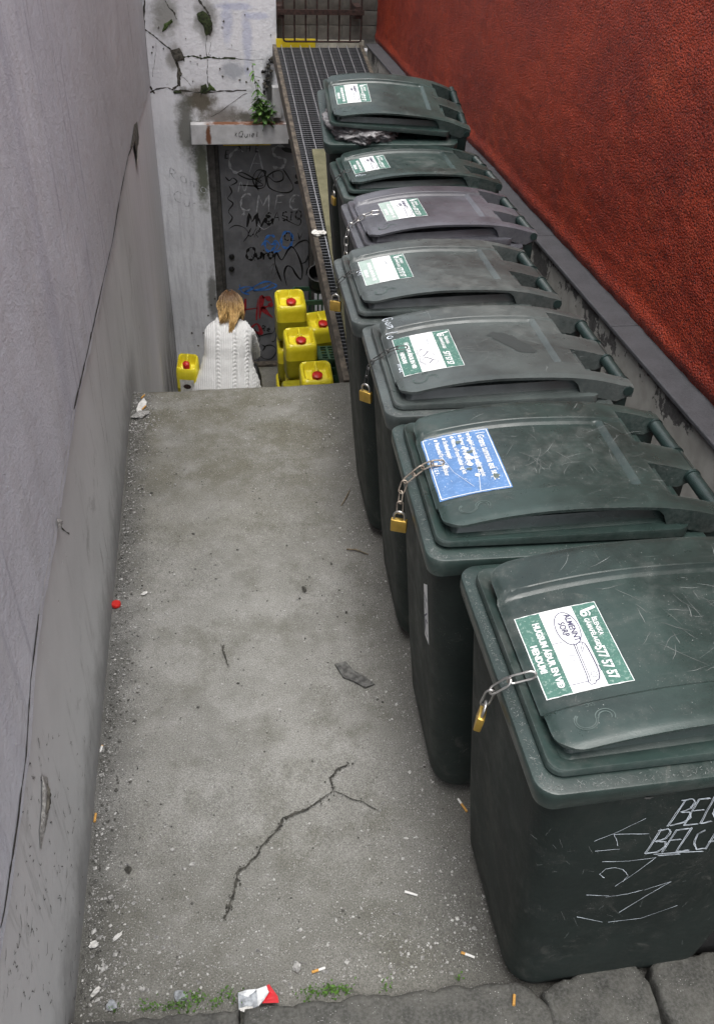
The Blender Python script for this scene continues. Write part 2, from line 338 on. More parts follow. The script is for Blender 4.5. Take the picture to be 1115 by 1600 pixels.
def lavender():
    n = N('lavender_paint'); x, y, z = n.sep()
    big = n.noise(1.3, 5, 0.6); mid = n.noise(10, 6, 0.6); fine = n.noise(150, 5, 0.65)
    st = n.noise(3.6, 3, 0.5, n.map((1, 1.9, 0.16), rot=(0.06, 0, 0))); st2 = n.noise(4, 4, 0.6, n.map((1, 2.4, 0.35), loc=(4, 2, 1)))
    c = n.mix(n.rng(big, 0.35, 0.7), (0.565, 0.582, 0.635), (0.665, 0.682, 0.735))
    c = n.mix(n.rng(st2, 0.48, 0.66, 0, 0.3), c, (0.50, 0.50, 0.505))
    c = n.mix(n.rng(st, 0.54, 0.72, 0, 0.4), c, (0.45, 0.46, 0.54))
    dp1 = n.noise(4.2, 4, 0.55, n.map((1, 6.5, 0.42), loc=(2, 8, 1), rot=(0.10, 0, 0))); c = n.mix(n.math('MULTIPLY', n.rng(dp1, .58, .66, 0, .65), n.rng(n.noise(1.1, 3, .5, n.map(loc=(3, 3, 3))), .42, .56)), c, (0.38, 0.385, 0.45))
    gr = n.noise(75, 6, .75); c = n.mix(n.rng(gr, .56, .70, 0, .30), c, (0.40, 0.40, 0.43)); c = n.mix(n.rng(gr, .40, .30, 0, .30), c, (0.76, 0.77, 0.80))
    up = n.math('MULTIPLY', n.rng(n.math('ADD', y, n.math('MULTIPLY', big, 1.5)), 3.4, 5.4), 0.62); c = n.mix(up, c, (0.42, 0.418, 0.425))
    sp = n.math('MULTIPLY', n.rng(n.vor(60, n.map((1, 1, 0.45))), 0.11, 0.05), n.rng(n.noise(8, 3), 0.55, 0.7)); c = n.mix(sp, c, (0.62, 0.62, 0.64))
    n.inp('Base Color', c); n.inp('Roughness', 0.75); n.inp('Specular IOR Level', 0.3)
    n.normal(n.bump(fine, 0.7, 0.006, n.bump(n.noise(45, 6, .7), 0.6, 0.014, n.bump(n.noise(4, 3), .4, .05)))); return n.m
M['lavender'] = lavender()
def grey_render():
    n = N('grey_render'); x, y, z = n.sep()
    big = n.noise(1.5, 5, 0.6); mid = n.noise(9, 7, 0.65); fine = n.noise(120, 4); st = n.noise(6, 7, 0.7, n.map((1, 2.2, 0.3)))
    c = n.mix(n.rng(big, 0.3, 0.7), (0.52, 0.53, 0.53), (0.62, 0.63, 0.63)); c = n.mix(n.rng(st, 0.54, 0.70, 0, 0.5), c, (0.34, 0.345, 0.34))
    c = n.mix(n.rng(n.noise(3.3, 8, 0.75, dist=1.2), 0.58, 0.68, 0, 0.35), c, (0.13, 0.13, 0.12))
    wh = n.math('MULTIPLY', n.rng(y, 4.6, 6.4), n.rng(n.noise(4, 6, .7, n.map((1, 3, .3), loc=(1, 5, 2))), .66, .40, .35, 1)); c = n.mix(wh, c, (0.66, 0.66, 0.70))
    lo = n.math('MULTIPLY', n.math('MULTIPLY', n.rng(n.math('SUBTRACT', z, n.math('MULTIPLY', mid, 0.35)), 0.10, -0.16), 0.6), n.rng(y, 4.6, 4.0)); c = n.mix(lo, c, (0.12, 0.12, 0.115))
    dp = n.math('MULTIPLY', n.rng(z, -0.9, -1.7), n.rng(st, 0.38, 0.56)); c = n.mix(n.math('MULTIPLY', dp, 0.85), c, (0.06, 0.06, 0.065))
    n.inp('Base Color', c); n.inp('Roughness', 0.8); n.inp('Specular IOR Level', 0.3); n.normal(n.bump(fine, 0.2, 0.003, n.bump(mid, 0.25, 0.008))); return n.m
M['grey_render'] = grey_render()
def white_plaster():
    n = N('white_plaster'); x, y, z = n.sep()
    big = n.noise(2.2, 6, 0.6); mid = n.noise(12, 7, 0.65); fine = n.noise(110, 5)
    c = n.mix(n.rng(big, 0.3, 0.7), (0.66, 0.67, 0.70), (0.79, 0.80, 0.83)); c = n.mix(n.rng(mid, 0.54, 0.72, 0, 0.35), c, (0.52, 0.52, 0.53))
    st = n.noise(7, 6, 0.7, n.map((4, 1, 0.35))); low = n.math('MULTIPLY', n.rng(z, 0.1, -0.6, 0.1, 0.5), n.rng(st, 0.46, 0.62)); c = n.mix(low, c, (0.50, 0.50, 0.54))
    for ce, sz, col, a in (((-0.02, 8.75, 0.36), (0.16, 0.6, 0.15), (0.095, 0.080, 0.052), 0.95), ((0.16, 8.75, 0.24), (0.22, 0.6, 0.09), (0.16, 0.15, 0.13), 0.85),
                           ((-0.17, 8.75, 0.15), (0.09, 0.6, 0.30), (0.13, 0.13, 0.11), 0.9), ((0.5, 8.75, 0.22), (0.3, 0.6, 0.06), (0.10, 0.10, 0.08), 0.9),
                           ((-0.05, 8.75, -0.25), (0.07, 0.6, 0.42), (0.09, 0.105, 0.06), 0.9), ((0.07, 8.75, 1.02), (0.12, 0.6, 0.18), (0.15, 0.15, 0.13), 0.75),
                           ((-0.28, 8.75, 1.05), (0.12, 0.6, 0.18), (0.20, 0.20, 0.17), 0.75), ((-0.22, 8.75, 0.72), (0.08, 0.6, 0.1), (0.23, 0.22, 0.20), 0.8),
                           ((-0.03, 8.75, -1.5), (0.06, 0.6, 0.30), (0.17, 0.17, 0.16), 0.9), ((0.28, 8.75, 0.62), (0.12, 0.6, 0.08), (0.30, 0.32, 0.36), 0.7), ((0.6, 8.75, 0.5), (0.06, 0.6, 0.22), (0.035, 0.035, 0.03), 0.95)):
        c = n.mix(n.math('MULTIPLY', n.blob(ce, sz, 9.0), a), c, col)
    for cx, cz, sx_, sz_ in ((0.25, 1.0, 0.05, 0.2), (0.42, 0.85, 0.045, 0.26), (0.33, 1.12, 0.2, 0.03), (0.52, 1.05, 0.13, 0.03)):
        c = n.mix(n.math('MULTIPLY', n.blob((cx, 8.75, cz), (sx_, 0.6, sz_), 7.0), 0.5), c, (0.38, 0.42, 0.60))
    n.inp('Base Color', c); n.inp('Roughness', 0.8); n.inp('Specular IOR Level', 0.3)
    n.normal(n.bump(fine, 0.25, 0.003, n.bump(n.noise(26, 6, 0.6), 0.5, 0.012))); return n.m
M['white_plaster'] = white_plaster()
def red_stucco():
    n = N('red_stucco'); x, y, z = n.sep()
    big = n.noise(1.3, 6, 0.62); patch = n.noise(4.5, 7, 0.7); g1 = n.noise(70, 7, 0.78); g2 = n.noise(165, 5, 0.75); lump = n.noise(21, 5, 0.62)
    c = n.mix(n.rng(big, 0.34, 0.68), (0.225, 0.020, 0.008), (0.375, 0.040, 0.011)); c = n.mix(n.rng(patch, 0.52, 0.72, 0, .45), c, (0.42, 0.070, 0.022))
    c = n.mix(n.rng(patch, 0.46, 0.32, 0, .35), c, (0.18, 0.018, 0.010))
    pit = n.math('ADD', n.rng(g1, .47, .39, 0, .75), n.rng(g2, .46, .38, 0, .5)); c = n.mix(n.math('MULTIPLY', pit, .85), c, (0.045, 0.009, 0.008))
    gr = n.t.nodes.new('ShaderNodeSeparateColor'); n.t.links.new(n.vor(125, out='Color'), gr.inputs[0]); gr2 = n.t.nodes.new('ShaderNodeSeparateColor'); n.t.links.new(n.vor(230, n.map(loc=(3, 1, 2)), out='Color'), gr2.inputs[0])
    gv = n.math('ADD', n.math('MULTIPLY', gr.outputs[0], .55), n.math('MULTIPLY', gr2.outputs[0], .45)); c = n.mix(n.rng(gv, .36, .10, 0, .85), c, (0.050, 0.009, 0.007)); c = n.mix(n.rng(gv, .66, .92, 0, .6), c, (0.52, 0.085, 0.035))
    vd = n.vor(125); vd2 = n.vor(230, n.map(loc=(3, 1, 2)))
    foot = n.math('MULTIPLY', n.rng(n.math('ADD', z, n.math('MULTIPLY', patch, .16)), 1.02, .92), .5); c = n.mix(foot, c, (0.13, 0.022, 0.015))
    n.inp('Base Color', c); n.inp('Roughness', 0.5); n.inp('Specular IOR Level', 0.35)
    n.normal(n.bump(n.math('SUBTRACT', 1.0, vd2), 0.5, 0.004, n.bump(n.math('SUBTRACT', 1.0, vd), 0.75, 0.008, n.bump(g1, 0.5, 0.007, n.bump(lump, 0.25, 0.010))))); return n.m
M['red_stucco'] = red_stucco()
def coping():
    n = N('coping'); mid = n.noise(12, 7, 0.65); fine = n.noise(160, 6, 0.7)
    c = n.mix(n.rng(mid, 0.3, 0.7), (0.030, 0.030, 0.034), (0.052, 0.052, 0.058)); c = n.mix(n.rng(fine, .3, .7, 0, .5), c, (0.085, 0.085, 0.092))
    n.inp('Base Color', c); n.inp('Roughness', 0.8); n.normal(n.bump(fine, 0.4, 0.003)); return n.m
M['coping'] = coping()
def peeling():
    n = N('peeling_paint'); x, y, z = n.sep()
    f = n.noise(5.0, 9, 0.68, n.map(loc=(2.2, 0.4, 1.1))); m_ = n.rng(n.math('ADD', f, n.rng(z, 0.45, 0.85, -0.06, 0.075)), 0.562, 0.577)
    cr = n.mix(n.rng(n.noise(14, 6), 0.3, 0.7), (0.30, 0.29, 0.265), (0.40, 0.39, 0.36)); dk = n.mix(n.rng(n.noise(50, 6, 0.7), .35, .7), (0.065, 0.061, 0.060), (0.13, 0.124, 0.120))
    n.inp('Base Color', n.mix(m_, cr, dk)); n.inp('Roughness', 0.8); n.normal(n.bump(n.math('SUBTRACT', 1.0, m_), 0.6, 0.003)); return n.m
M['peeling'] = peeling()
def door_mat():
    n = N('door_paint'); f = n.noise(5, 7, 0.65); g = n.noise(40, 5); st = n.noise(6, 6, 0.7, n.map((9, 1, 0.7)))
    c = n.mix(n.rng(f, .3, .7), (0.105, 0.107, 0.115), (0.165, 0.168, 0.178)); c = n.mix(n.rng(st, .56, .7, 0, .5), c, (0.21, 0.21, 0.215))
    n.inp('Base Color', c); n.inp('Roughness', 0.5); n.normal(n.bump(g, 0.15, 0.003)); return n.m
M['door'] = door_mat()
M['door_frame'] = plain('door_frame', (0.055, 0.052, 0.048), 0.7, var=0.45, scale=14)
M['dark_room'] = plain('dark_room', (0.02, 0.02, 0.02), 0.9)
def lintel_mat():
    n = N('lintel'); f = n.noise(9, 7, 0.65); c = n.mix(n.rng(f, .3, .7), (0.42, 0.42, 0.425), (0.56, 0.56, 0.57))
    for ce, sz in (((0.03, 8.6, 0.09), (0.025, 0.6, 0.10)), ((0.5, 8.6, 0.19), (0.3, 0.6, 0.012)), ((0.2, 8.6, 0.192), (0.2, 0.6, 0.010))): c = n.mix(n.blob(ce, sz, 18), c, (0.16, 0.065, 0.03))
    n.inp('Base Color', c); n.inp('Roughness', 0.6); n.normal(n.bump(f, .3, .004)); return n.m
M['lintel'] = lintel_mat()
M['galv'] = plain('galv', (0.42, 0.43, 0.45), 0.42, 0.75, var=0.3, scale=60); M['galv_dark'] = plain('galv_dark', (0.135, 0.14, 0.15), 0.5, 0.6, var=0.35, scale=60)
M['rust_beam'] = plain('rust_beam', (0.075, 0.062, 0.048), 0.8, 0.1, var=0.6, scale=22, bump=0.006); M['rust_bar'] = plain('rust_bar', (0.036, 0.018, 0.014), 0.8, 0.2, var=0.6, scale=45, bump=0.003)
def board_mat():
    n = N('mossy_board'); f = n.noise(7, 8, 0.7); g = n.noise(30, 6, 0.7, n.map((6, 0.5, 1)))
    c = n.mix(n.rng(f, .32, .7), (0.085, 0.082, 0.044), (0.15, 0.143, 0.085)); c = n.mix(n.rng(g, .5, .7, 0, .5), c, (0.08, 0.075, 0.04))
    n.inp('Base Color', c); n.inp('Roughness', .9); n.normal(n.bump(g, .3, .003)); return n.m
M['board'] = board_mat()
M['yellow_board'] = plain('yellow_board', (0.66, 0.50, 0.015), 0.5, var=0.12, scale=6); M['cream_board'] = plain('cream_board', (0.50, 0.48, 0.40), 0.6, var=0.2, scale=10)
M['tile'] = plain('tile', (0.085, 0.078, 0.066), 0.6, var=0.35, scale=9); M['grout'] = plain('grout', (0.13, 0.125, 0.112), 0.9)
M['mortar'] = plain('mortar', (0.30, 0.295, 0.28), 0.95, var=0.4, scale=120, bump=0.004)
M['crack'] = plain('crack', (0.045, 0.043, 0.036), 0.95, var=0.5, scale=60); M['crack_light'] = plain('crack_light', (0.58, 0.58, 0.58), 0.9, var=0.2); M['chip'] = plain('chip', (0.075, 0.07, 0.058), 0.95, var=0.6, scale=40, bump=0.006)
M['moss'] = plain('moss', (0.045, 0.075, 0.018), 0.9, var=0.6, scale=60); M['dark_moss'] = plain('dark_moss', (0.030, 0.042, 0.016), 0.95, var=0.6, scale=60)
def leaf_mat(name, a, b):
    n = N(name); oi = n.t.nodes.new('ShaderNodeObjectInfo'); c = n.mix(oi.outputs['Random'], a, b); n.inp('Base Color', c); n.inp('Roughness', .5)
    n.inp('Subsurface Weight', 0.0); return n.m
M['leaf'] = leaf_mat('leaf', (0.06, 0.14, 0.03), (0.14, 0.25, 0.06)); M['stem'] = plain('stem', (0.07, 0.10, 0.03), .7)
M['weed'] = plain('weed', (0.075, 0.17, 0.022), .6, var=.5, scale=80)
def jug_mat():
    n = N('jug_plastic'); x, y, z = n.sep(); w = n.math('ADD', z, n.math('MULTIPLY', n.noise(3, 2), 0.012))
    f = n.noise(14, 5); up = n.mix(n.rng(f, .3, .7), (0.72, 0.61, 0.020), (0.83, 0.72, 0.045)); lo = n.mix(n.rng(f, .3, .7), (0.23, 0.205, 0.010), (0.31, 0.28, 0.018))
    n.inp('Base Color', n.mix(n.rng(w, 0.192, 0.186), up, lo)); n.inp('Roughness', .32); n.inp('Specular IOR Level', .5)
    n.inp('Subsurface Weight', 0.25); n.b.inputs['Subsurface Radius'].default_value = (0.03, 0.025, 0.005); n.b.inputs['Subsurface Scale'].default_value = 0.4; return n.m
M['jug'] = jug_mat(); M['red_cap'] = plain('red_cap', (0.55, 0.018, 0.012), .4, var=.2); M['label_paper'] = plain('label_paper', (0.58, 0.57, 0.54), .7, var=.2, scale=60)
M['grey_strip'] = plain('grey_strip', (0.105, 0.104, 0.098), .8, var=.5, scale=60); M['crate'] = plain('crate', (0.030, 0.075, 0.045), .5, var=.3, scale=20); M['black_plastic'] = plain('black_plastic', (0.012, 0.012, 0.013), .4)
M['knit'] = plain('knit', (0.64, 0.64, 0.63), .95, var=.05, scale=90); M['skin'] = plain('skin', (0.55, 0.33, 0.24), .55, var=.06); M['denim'] = plain('denim', (0.018, 0.02, 0.028), .85); M['shoe'] = plain('shoe', (0.02, 0.018, 0.016), .5); M['eye'] = plain('eye', (0.06, 0.04, 0.03), .2, var=.05); M['lip'] = plain('lip', (0.42, 0.15, 0.13), .5)
def hair_mat():
    n = N('hair'); x, y, z = n.sep(); g = n.noise(20, 3, co=n.map((6, 6, 1)))
    c = n.mix(n.rng(n.math('ADD', z, n.math('MULTIPLY', g, 0.10)), -0.50, -0.62), (0.11, 0.06, 0.028), (0.66, 0.43, 0.17)); c = n.mix(n.rng(g, .46, .70, 0, .6), c, (0.17, 0.09, 0.036))
    n.inp('Base Color', c); n.inp('Roughness', .42); return n.m
M['hair'] = hair_mat()
def bag_mat():
    n = N('clear_bag'); n.inp('Base Color', n.mix(n.rng(n.noise(12, 5), .35, .7), (0.14, 0.137, 0.142), (0.27, 0.262, 0.268))); n.inp('Roughness', .22); n.inp('Specular IOR Level', .55); n.inp('Transmission Weight', .25)
    n.normal(n.bump(n.noise(30, 5, .7), .5, .01)); return n.m
M['bag'] = bag_mat()
M['cig_paper'] = plain('cig_paper', (0.72, 0.71, 0.68), .8, var=.1); M['cig_filter'] = plain('cig_filter', (0.55, 0.29, 0.07), .8, var=.2, scale=200); M['paper'] = plain('paper', (0.62, 0.61, 0.58), .85, var=.2, scale=50)
M['pack_red'] = plain('pack_red', (0.55, 0.015, 0.022), .35, var=.15); M['pack_white'] = plain('pack_white', (0.66, 0.67, 0.67), .3, var=.15, scale=80); M['cellophane'] = plain('cellophane', (0.32, 0.34, 0.36), .15, spec=.8, var=.4, scale=70)
M['gravel'] = plain('gravel', (0.33, 0.325, 0.31), .95, var=.6, scale=70); M['gravel_dark'] = plain('gravel_dark', (0.08, 0.078, 0.07), .95, var=.5, scale=70); M['wood'] = plain('wood', (0.17, 0.135, 0.09), .9, var=.4, scale=60)
M['spray_black'] = plain('spray_black', (0.010, 0.010, 0.011), .5); M['spray_grey'] = plain('spray_grey', (0.30, 0.31, 0.32), .7); M['spray_blue'] = plain('spray_blue', (0.045, 0.17, 0.50), .6); M['spray_red'] = plain('spray_red', (0.28, 0.018, 0.025), .6); M['pencil'] = plain('pencil', (0.46, 0.47, 0.50), 0.9); M['scuff'] = plain('scuff', (0.11, 0.11, 0.105), .9, var=.4)

# ================================================================ SETTING
XL, YE, YB, XR = -0.457, 4.12, 8.75, 1.49     # left wall, end of the concrete floor, rear wall, low wall under the red wall
FLOOR_BOTTOM = -2.345
def zl(y):   # height of the ramp
    return 0.185 * (y - 4.2)
# pavement behind the camera and the big ground sheet
obj('ground', MB().box((-60, -60, -0.25), (60, 0.30, 0.05)), M['stone'])['kind'] = 'structure'
# concrete floor: gently uneven sheet with a worn far edge
mb = MB(); nx, ny = 48, 130
for j in range(ny+1):
    for i in range(nx+1):
        x = lerp(XL-0.02, XR, i/nx); y = lerp(0.6, YE, j/ny)
        z = 0.004*mnoise.noise(Vector((x*2.2, y*2.2, 3))) + 0.0012*mnoise.noise(Vector((x*14, y*14, 1)))
        if j == ny: y += 0.012*mnoise.noise(Vector((x*7, 0, 5))); z -= 0.012
        elif j == ny-1: z -= 0.002
        mb.v.append((x, y, z))
for j in range(ny):
    for i in range(nx):
        a = j*(nx+1)+i; mb.f.append((a, a+1, a+nx+2, a+nx+1)); mb.m.append(0)
o0 = len(mb.v); top = ny*(nx+1)
for i in range(nx+1): v = mb.v[top+i]; mb.v.append((v[0], YE-0.01, -0.25))
for i in range(nx): mb.f.append((top+i, top+i+1, o0+i+1, o0+i)); mb.m.append(0)
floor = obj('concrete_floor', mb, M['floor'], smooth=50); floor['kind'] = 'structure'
# cracks in the floor
def floor_crack(pts, w, seed, mat='crack', amp=0.012):
    p = wob([on_z(q, 0.0035) for q in pts], amp, seed, 7); p = [Vector((a.x, a.y, 0.0045)) for a in p]
    rnd = random.Random(seed); ws = [w*rnd.uniform(.35, 1.3)*min(1, .25+6*min(i, len(p)-1-i)/len(p)) for i in range(len(p))]
    m = MB(); m.ribbon(p, ws, (0,0,1), lift=0.0)
    for i in range(0, len(p)):
        for _ in range(2):
            q = p[i] + Vector((rnd.gauss(0, w*.7), rnd.gauss(0, w*.7), .0006 + .0002*_)); s = w*rnd.uniform(.15, .65)
            m.add([q+Vector((s*rnd.uniform(.5,1.2)*math.cos(a), s*rnd.uniform(.5,1.2)*math.sin(a), 0)) for a in (0,1.2,2.5,3.8,5.1)], [(0,1,2,3,4)])
    o = obj('crack', m, M[mat]); o.parent = floor
floor_crack([(350,1437),(357,1412),(366,1385),(371,1365),(400,1342),(430,1300),(447,1276),(480,1264),(521,1234)], .0072, 1)
floor_crack([(521,1234),(514,1217),(525,1204),(543,1192)], .0055, 2); floor_crack([(521,1234),(540,1243),(562,1251),(590,1266)], .003, 3); floor_crack([(346,1008),(352,1024),(356,1040)], .006, 4, amp=.006)

# stairs down to the cellar door
st = bpy.data.objects.new('staircase', None); C.objects.link(st); st['kind'] = 'structure'
RISE, TREAD = 0.18038, 0.29
for k in range(1, 13):
    y0 = YE + TREAD*(k-1); z = -RISE*k
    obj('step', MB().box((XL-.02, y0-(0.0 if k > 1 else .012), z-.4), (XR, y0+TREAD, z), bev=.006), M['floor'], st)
obj('landing', MB().box((XL-.02, YE+TREAD*12+.001, FLOOR_BOTTOM-.3), (XR, YB+.3, FLOOR_BOTTOM)), M['floor'], st)['kind'] = 'structure'

# left wall: lower grey render, upper lavender coat a finger proud of it with a broken edge
lw = thing('rendered_wall', 'tall lavender grey wall with a smooth grey base and a ragged crack between', 'wall', (XL, 4, 0)); lw.location = (0,0,0)
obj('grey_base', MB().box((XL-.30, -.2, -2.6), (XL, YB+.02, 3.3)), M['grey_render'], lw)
bpix = [(228,150),(214,196),(209,222),(200,244),(187,310),(175,380),(163,430),(152,482),(143,520),(140,534),(128,585),(115,640),(104,705),(95,760),(88,815),(75,880),(60,960),(48,1060),(44,1130),(40,1180),(30,1260),(20,1330),(10,1400),(0,1450)]
bp = [on_x(p, XL) for p in bpix]
edge = wob([(XL, YB, .50)] + bp + [(XL, .4, .70), (XL, -.2, .70)], .010, 3, 8)
m = MB(); n_ = len(edge); T_ = .010
for q in edge:
    m.v += [(XL+T_, q.y, q.z+.003), (XL+T_-.004, q.y, q.z), (XL-.001, q.y, q.z-.003)]
m.f += [(3*i, 3*i+1, 3*i+4, 3*i+3) for i in range(n_-1)] + [(3*i+1, 3*i+2, 3*i+5, 3*i+4) for i in range(n_-1)]; m.m += [0]*(2*(n_-1))
o0 = len(m.v)
for r_ in range(1, 9):
    for q in edge: m.v.append((XL+T_, q.y, lerp(q.z+.003, 3.3, r_/8)))
for r_ in range(8):
    for i in range(n_-1):
        a = (3*i if r_ == 0 else o0+(r_-1)*n_+i); b = (3*(i+1) if r_ == 0 else o0+(r_-1)*n_+i+1); c = o0+r_*n_+i+1; d = o0+r_*n_+i
        m.f.append((a, b, c, d)); m.m.append(0)
obj('paint_coat', m, M['lavender'], lw, smooth=40)
def wall_crack(pts, w, seed, x, par, mat='crack', amp=.006, nrm=(1,0,0)):
    p = wob([on_x(q, x) for q in pts], amp, seed, 5); p = [Vector((x, a.y, a.z)) for a in p]; rnd = random.Random(seed)
    m = MB(); m.ribbon(p, [w*rnd.uniform(.3, 1.3) for _ in p], nrm); return obj('crack', m, M[mat], par)
wall_crack(bpix[1:12], .013, 11, XL+.010, lw, amp=.004); wall_crack(bpix[11:17], .007, 12, XL+.010, lw, 'crack_light', amp=.004); wall_crack(bpix[16:], .010, 13, XL+.010, lw, amp=.005)
wall_crack([(198,0),(203,40),(209,90)], .010, 14, XL+.010, lw); wall_crack([(222,0),(226,30),(228,70),(232,120)], .02, 15, XL+.010, lw)
wall_crack([(148,520),(160,630),(175,745)], .004, 16, XL, lw, 'scuff'); wall_crack([(95,815),(96,826),(108,834)], .006, 17, XL, lw, 'crack')
# broken plaster patches along the joint
def chip(pts, plane, par, mat, nrm, d=.003, name='chip'):
    P = [plane(p) for p in pts]; c = sum((Vector(p) for p in P), Vector())/len(P); nv = Vector(nrm); rnd = random.Random(len(pts)*7+int(pts[0][0]))
    ring = []
    for i in range(len(P)):
        a, b = P[i], P[(i+1) % len(P)]
        for k in range(3): ring.append(a.lerp(b, k/3) + Vector((rnd.uniform(-1,1), rnd.uniform(-1,1), rnd.uniform(-1,1)))*.004)
    ring = [r - nv*((r-P[0]).dot(nv)) + nv*d for r in ring]; inner = [c + (r-c)*.55 + nv*(d + .004 - (c-P[0]).dot(nv)*0) for r in ring]; inner = [r - nv*((r-P[0]).dot(nv)) + nv*(d+.003+rnd.uniform(0,.004)) for r in inner]
    mb = MB(); mb.loft([ring, inner], False, True); return obj(name, mb, mat, par, smooth=30)
chip([(209,195),(214,190),(217,215),(214,250),(209,222),(203,232)], lambda p: on_x(p, XL+.010), lw, M['chip'], (1,0,0))
chip([(213,222),(217,225),(216,258),(214,258)], lambda p: on_x(p, XL+.010), lw, M['crack_light'], (1,0,0))
chip([(64,1212),(73,1215),(76,1245),(70,1290),(62,1330),(60,1300),(64,1260)], lambda p: on_x(p, XL), lw, M['mortar'], (1,0,0)); chip([(68,1225),(72,1235),(71,1262),(66,1275)], lambda p: on_x(p, XL), lw, M['chip'], (1,0,0), .008)
chip([(87,812),(94,812),(95,824),(89,826)], lambda p: on_x(p, XL+.010), lw, M['mortar'], (1,0,0))
# scuffs on the grey base
m = MB(); rnd = random.Random(5)
for k in range(150):
    px = rnd.uniform(5, 150); py = rnd.uniform(1130, 1590); 
    if px < 44 - (py-1130)*.14 + 4 or px > 148 - (py-1130)*.075: continue
    P = on_x((px, py), XL); a = rnd.gauss(0, .6); L = rnd.uniform(.006, .035); pts = []
    for i in range(6): pts.append(P + Vector((0, math.sin(a)*L*i/5 + rnd.uniform(-.004, .004), -math.cos(a)*L*i/5))); a += rnd.uniform(-.4, .4)
    m.ribbon(pts, [rnd.uniform(.001, .0035)*s for s in (.3, 1, 1.2, 1, .7, .2)], (1,0,0))
for k in range(36):
    px = rnd.uniform(150, 262); py = rnd.uniform(320, 900); lo = 209 + (612-py)*.10 if py < 612 else 208 - (py-612)*.089
    if px > lo or px < lo - 60 + 0: continue
    P = on_x((px, py), XL); L = rnd.uniform(.03, .2); m.ribbon([P, P+Vector((0, rnd.uniform(-.01, .01), -L/2)), P+Vector((0, rnd.uniform(-.02, .02), -L))], [.001, rnd.uniform(.002, .005), .001], (1,0,0))
o = obj('scuffs', m, M['scuff'], lw); o['kind'] = 'stuff'
# white specks (plaster nibs) on the lavender coat
m = MB()
for k in range(420):
    y = rnd.uniform(.8, 7.5); z = rnd.uniform(.7, 2.1); s = rnd.uniform(.0015, .005)
    m.add([(XL+T_+.001, y-s, z), (XL+T_+.001, y, z-s*rnd.uniform(1, 3)), (XL+T_+.001, y+s, z), (XL+T_+.004, y, z+s)], [(0,1,2,3)])
o = obj('plaster_nibs', m, M['crack_light'], lw); o['kind'] = 'stuff'

# rear wall: white cracked plaster with a door opening
DX0, DX1, DZ1 = 0.005, 1.02, 0.03
ww = thing('plaster_wall', 'white cracked plaster wall with green moss around the cellar door', 'wall')
mb = MB(); mb.box((XL-.3, YB, -2.6), (DX0, YB+.3, 3.3)); mb.box((DX0, YB, DZ1), (0.68, YB+.3, 3.3)); mb.box((DX1, YB, -2.6), (XR+.6, YB+.3, 0.775)); mb.box((DX0, YB, DZ1-.0), (DX1, YB+.3, .2)); mb.box((.68, YB+.12, .2), (DX1, YB+.3, .775))
mb = MB(); mb.box((XL-.3, YB, -2.6), (DX0, YB+.3, 3.3)); mb.box((DX0, YB, DZ1), (.68, YB+.3, 3.3)); mb.box((.68, YB, DZ1), (DX1, YB+.3, .775)); mb.box((DX1, YB, -2.6), (XR+.6, YB+.3, .775))
obj('wall_face', mb, M['white_plaster'], ww)
def rc(pts, w, seed, mat='crack', amp=.010):
    p = wob([on_y(q, YB) for q in pts], amp, seed, 5); p = [Vector((a.x, YB, a.z)) for a in p]; r_ = random.Random(seed)
    m = MB(); m.ribbon(p, [w*.75*r_.uniform(.2, 1.4) for _ in p], (0,-1,0), lift=.002); obj('crack', m, M[mat], ww)
rc([(232,146),(245,140),(262,137),(272,140),(290,142),(320,144),(350,142),(385,141)], .016, 21); rc([(287,88),(300,87),(315,90),(324,88),(340,91),(368,91)], .018, 22, 'dark_moss'); rc([(368,91),(390,93),(412,93)], .005, 23); rc([(226,44),(240,55),(255,68),(268,78),(275,95),(279,108)], .013, 24)
rc([(275,95),(283,118),(279,133),(270,138)], .022, 25); rc([(325,92),(324,110),(325,128),(328,142)], .009, 26); rc([(311,0),(320,12),(327,25),(331,42),(327,55)], .022, 27); rc([(323,56),(322,70),(324,90)], .007, 28); rc([(328,66),(327,80),(325,90)], .004, 29)
rc([(258,0),(264,12),(272,20),(276,30)], .012, 30); rc([(243,62),(244,80),(241,100),(239,120)], .004, 31); rc([(283,118),(292,126),(298,134)], .004, 32); rc([(330,183),(350,170),(372,153),(386,146)], .005, 33); rc([(226,0),(225,30),(226,44)], .018, 34)
rc([(230,120),(233,132),(238,140),(241,146)], .020, 35)
yb = lambda p: on_y(p, YB)
chip([(266,78),(281,74),(286,84),(289,96),(284,94),(276,97),(270,88)], yb, ww, M['chip'], (0,-1,0)); chip([(278,100),(283,110),(285,116),(281,120),(282,135),(278,134),(276,118)], yb, ww, M['chip'], (0,-1,0))
chip([(307,22),(316,16),(324,22),(331,34),(328,52),(322,56),(317,40),(309,30)], yb, ww, M['dark_moss'], (0,-1,0)); chip([(256,38),(268,30),(270,34),(262,44),(254,50)], yb, ww, M['moss'], (0,-1,0), name='moss_patch'); chip([(314,134),(322,130),(326,140),(324,146),(313,146)], yb, ww, M['dark_moss'], (0,-1,0), name='moss_patch'); chip([(327,128),(333,136),(338,141),(325,142)], yb, ww, M['moss'], (0,-1,0), name='moss_patch'); chip([(270,142),(282,141),(284,145),(272,146)], yb, ww, M['dark_moss'], (0,-1,0), name='moss_patch')
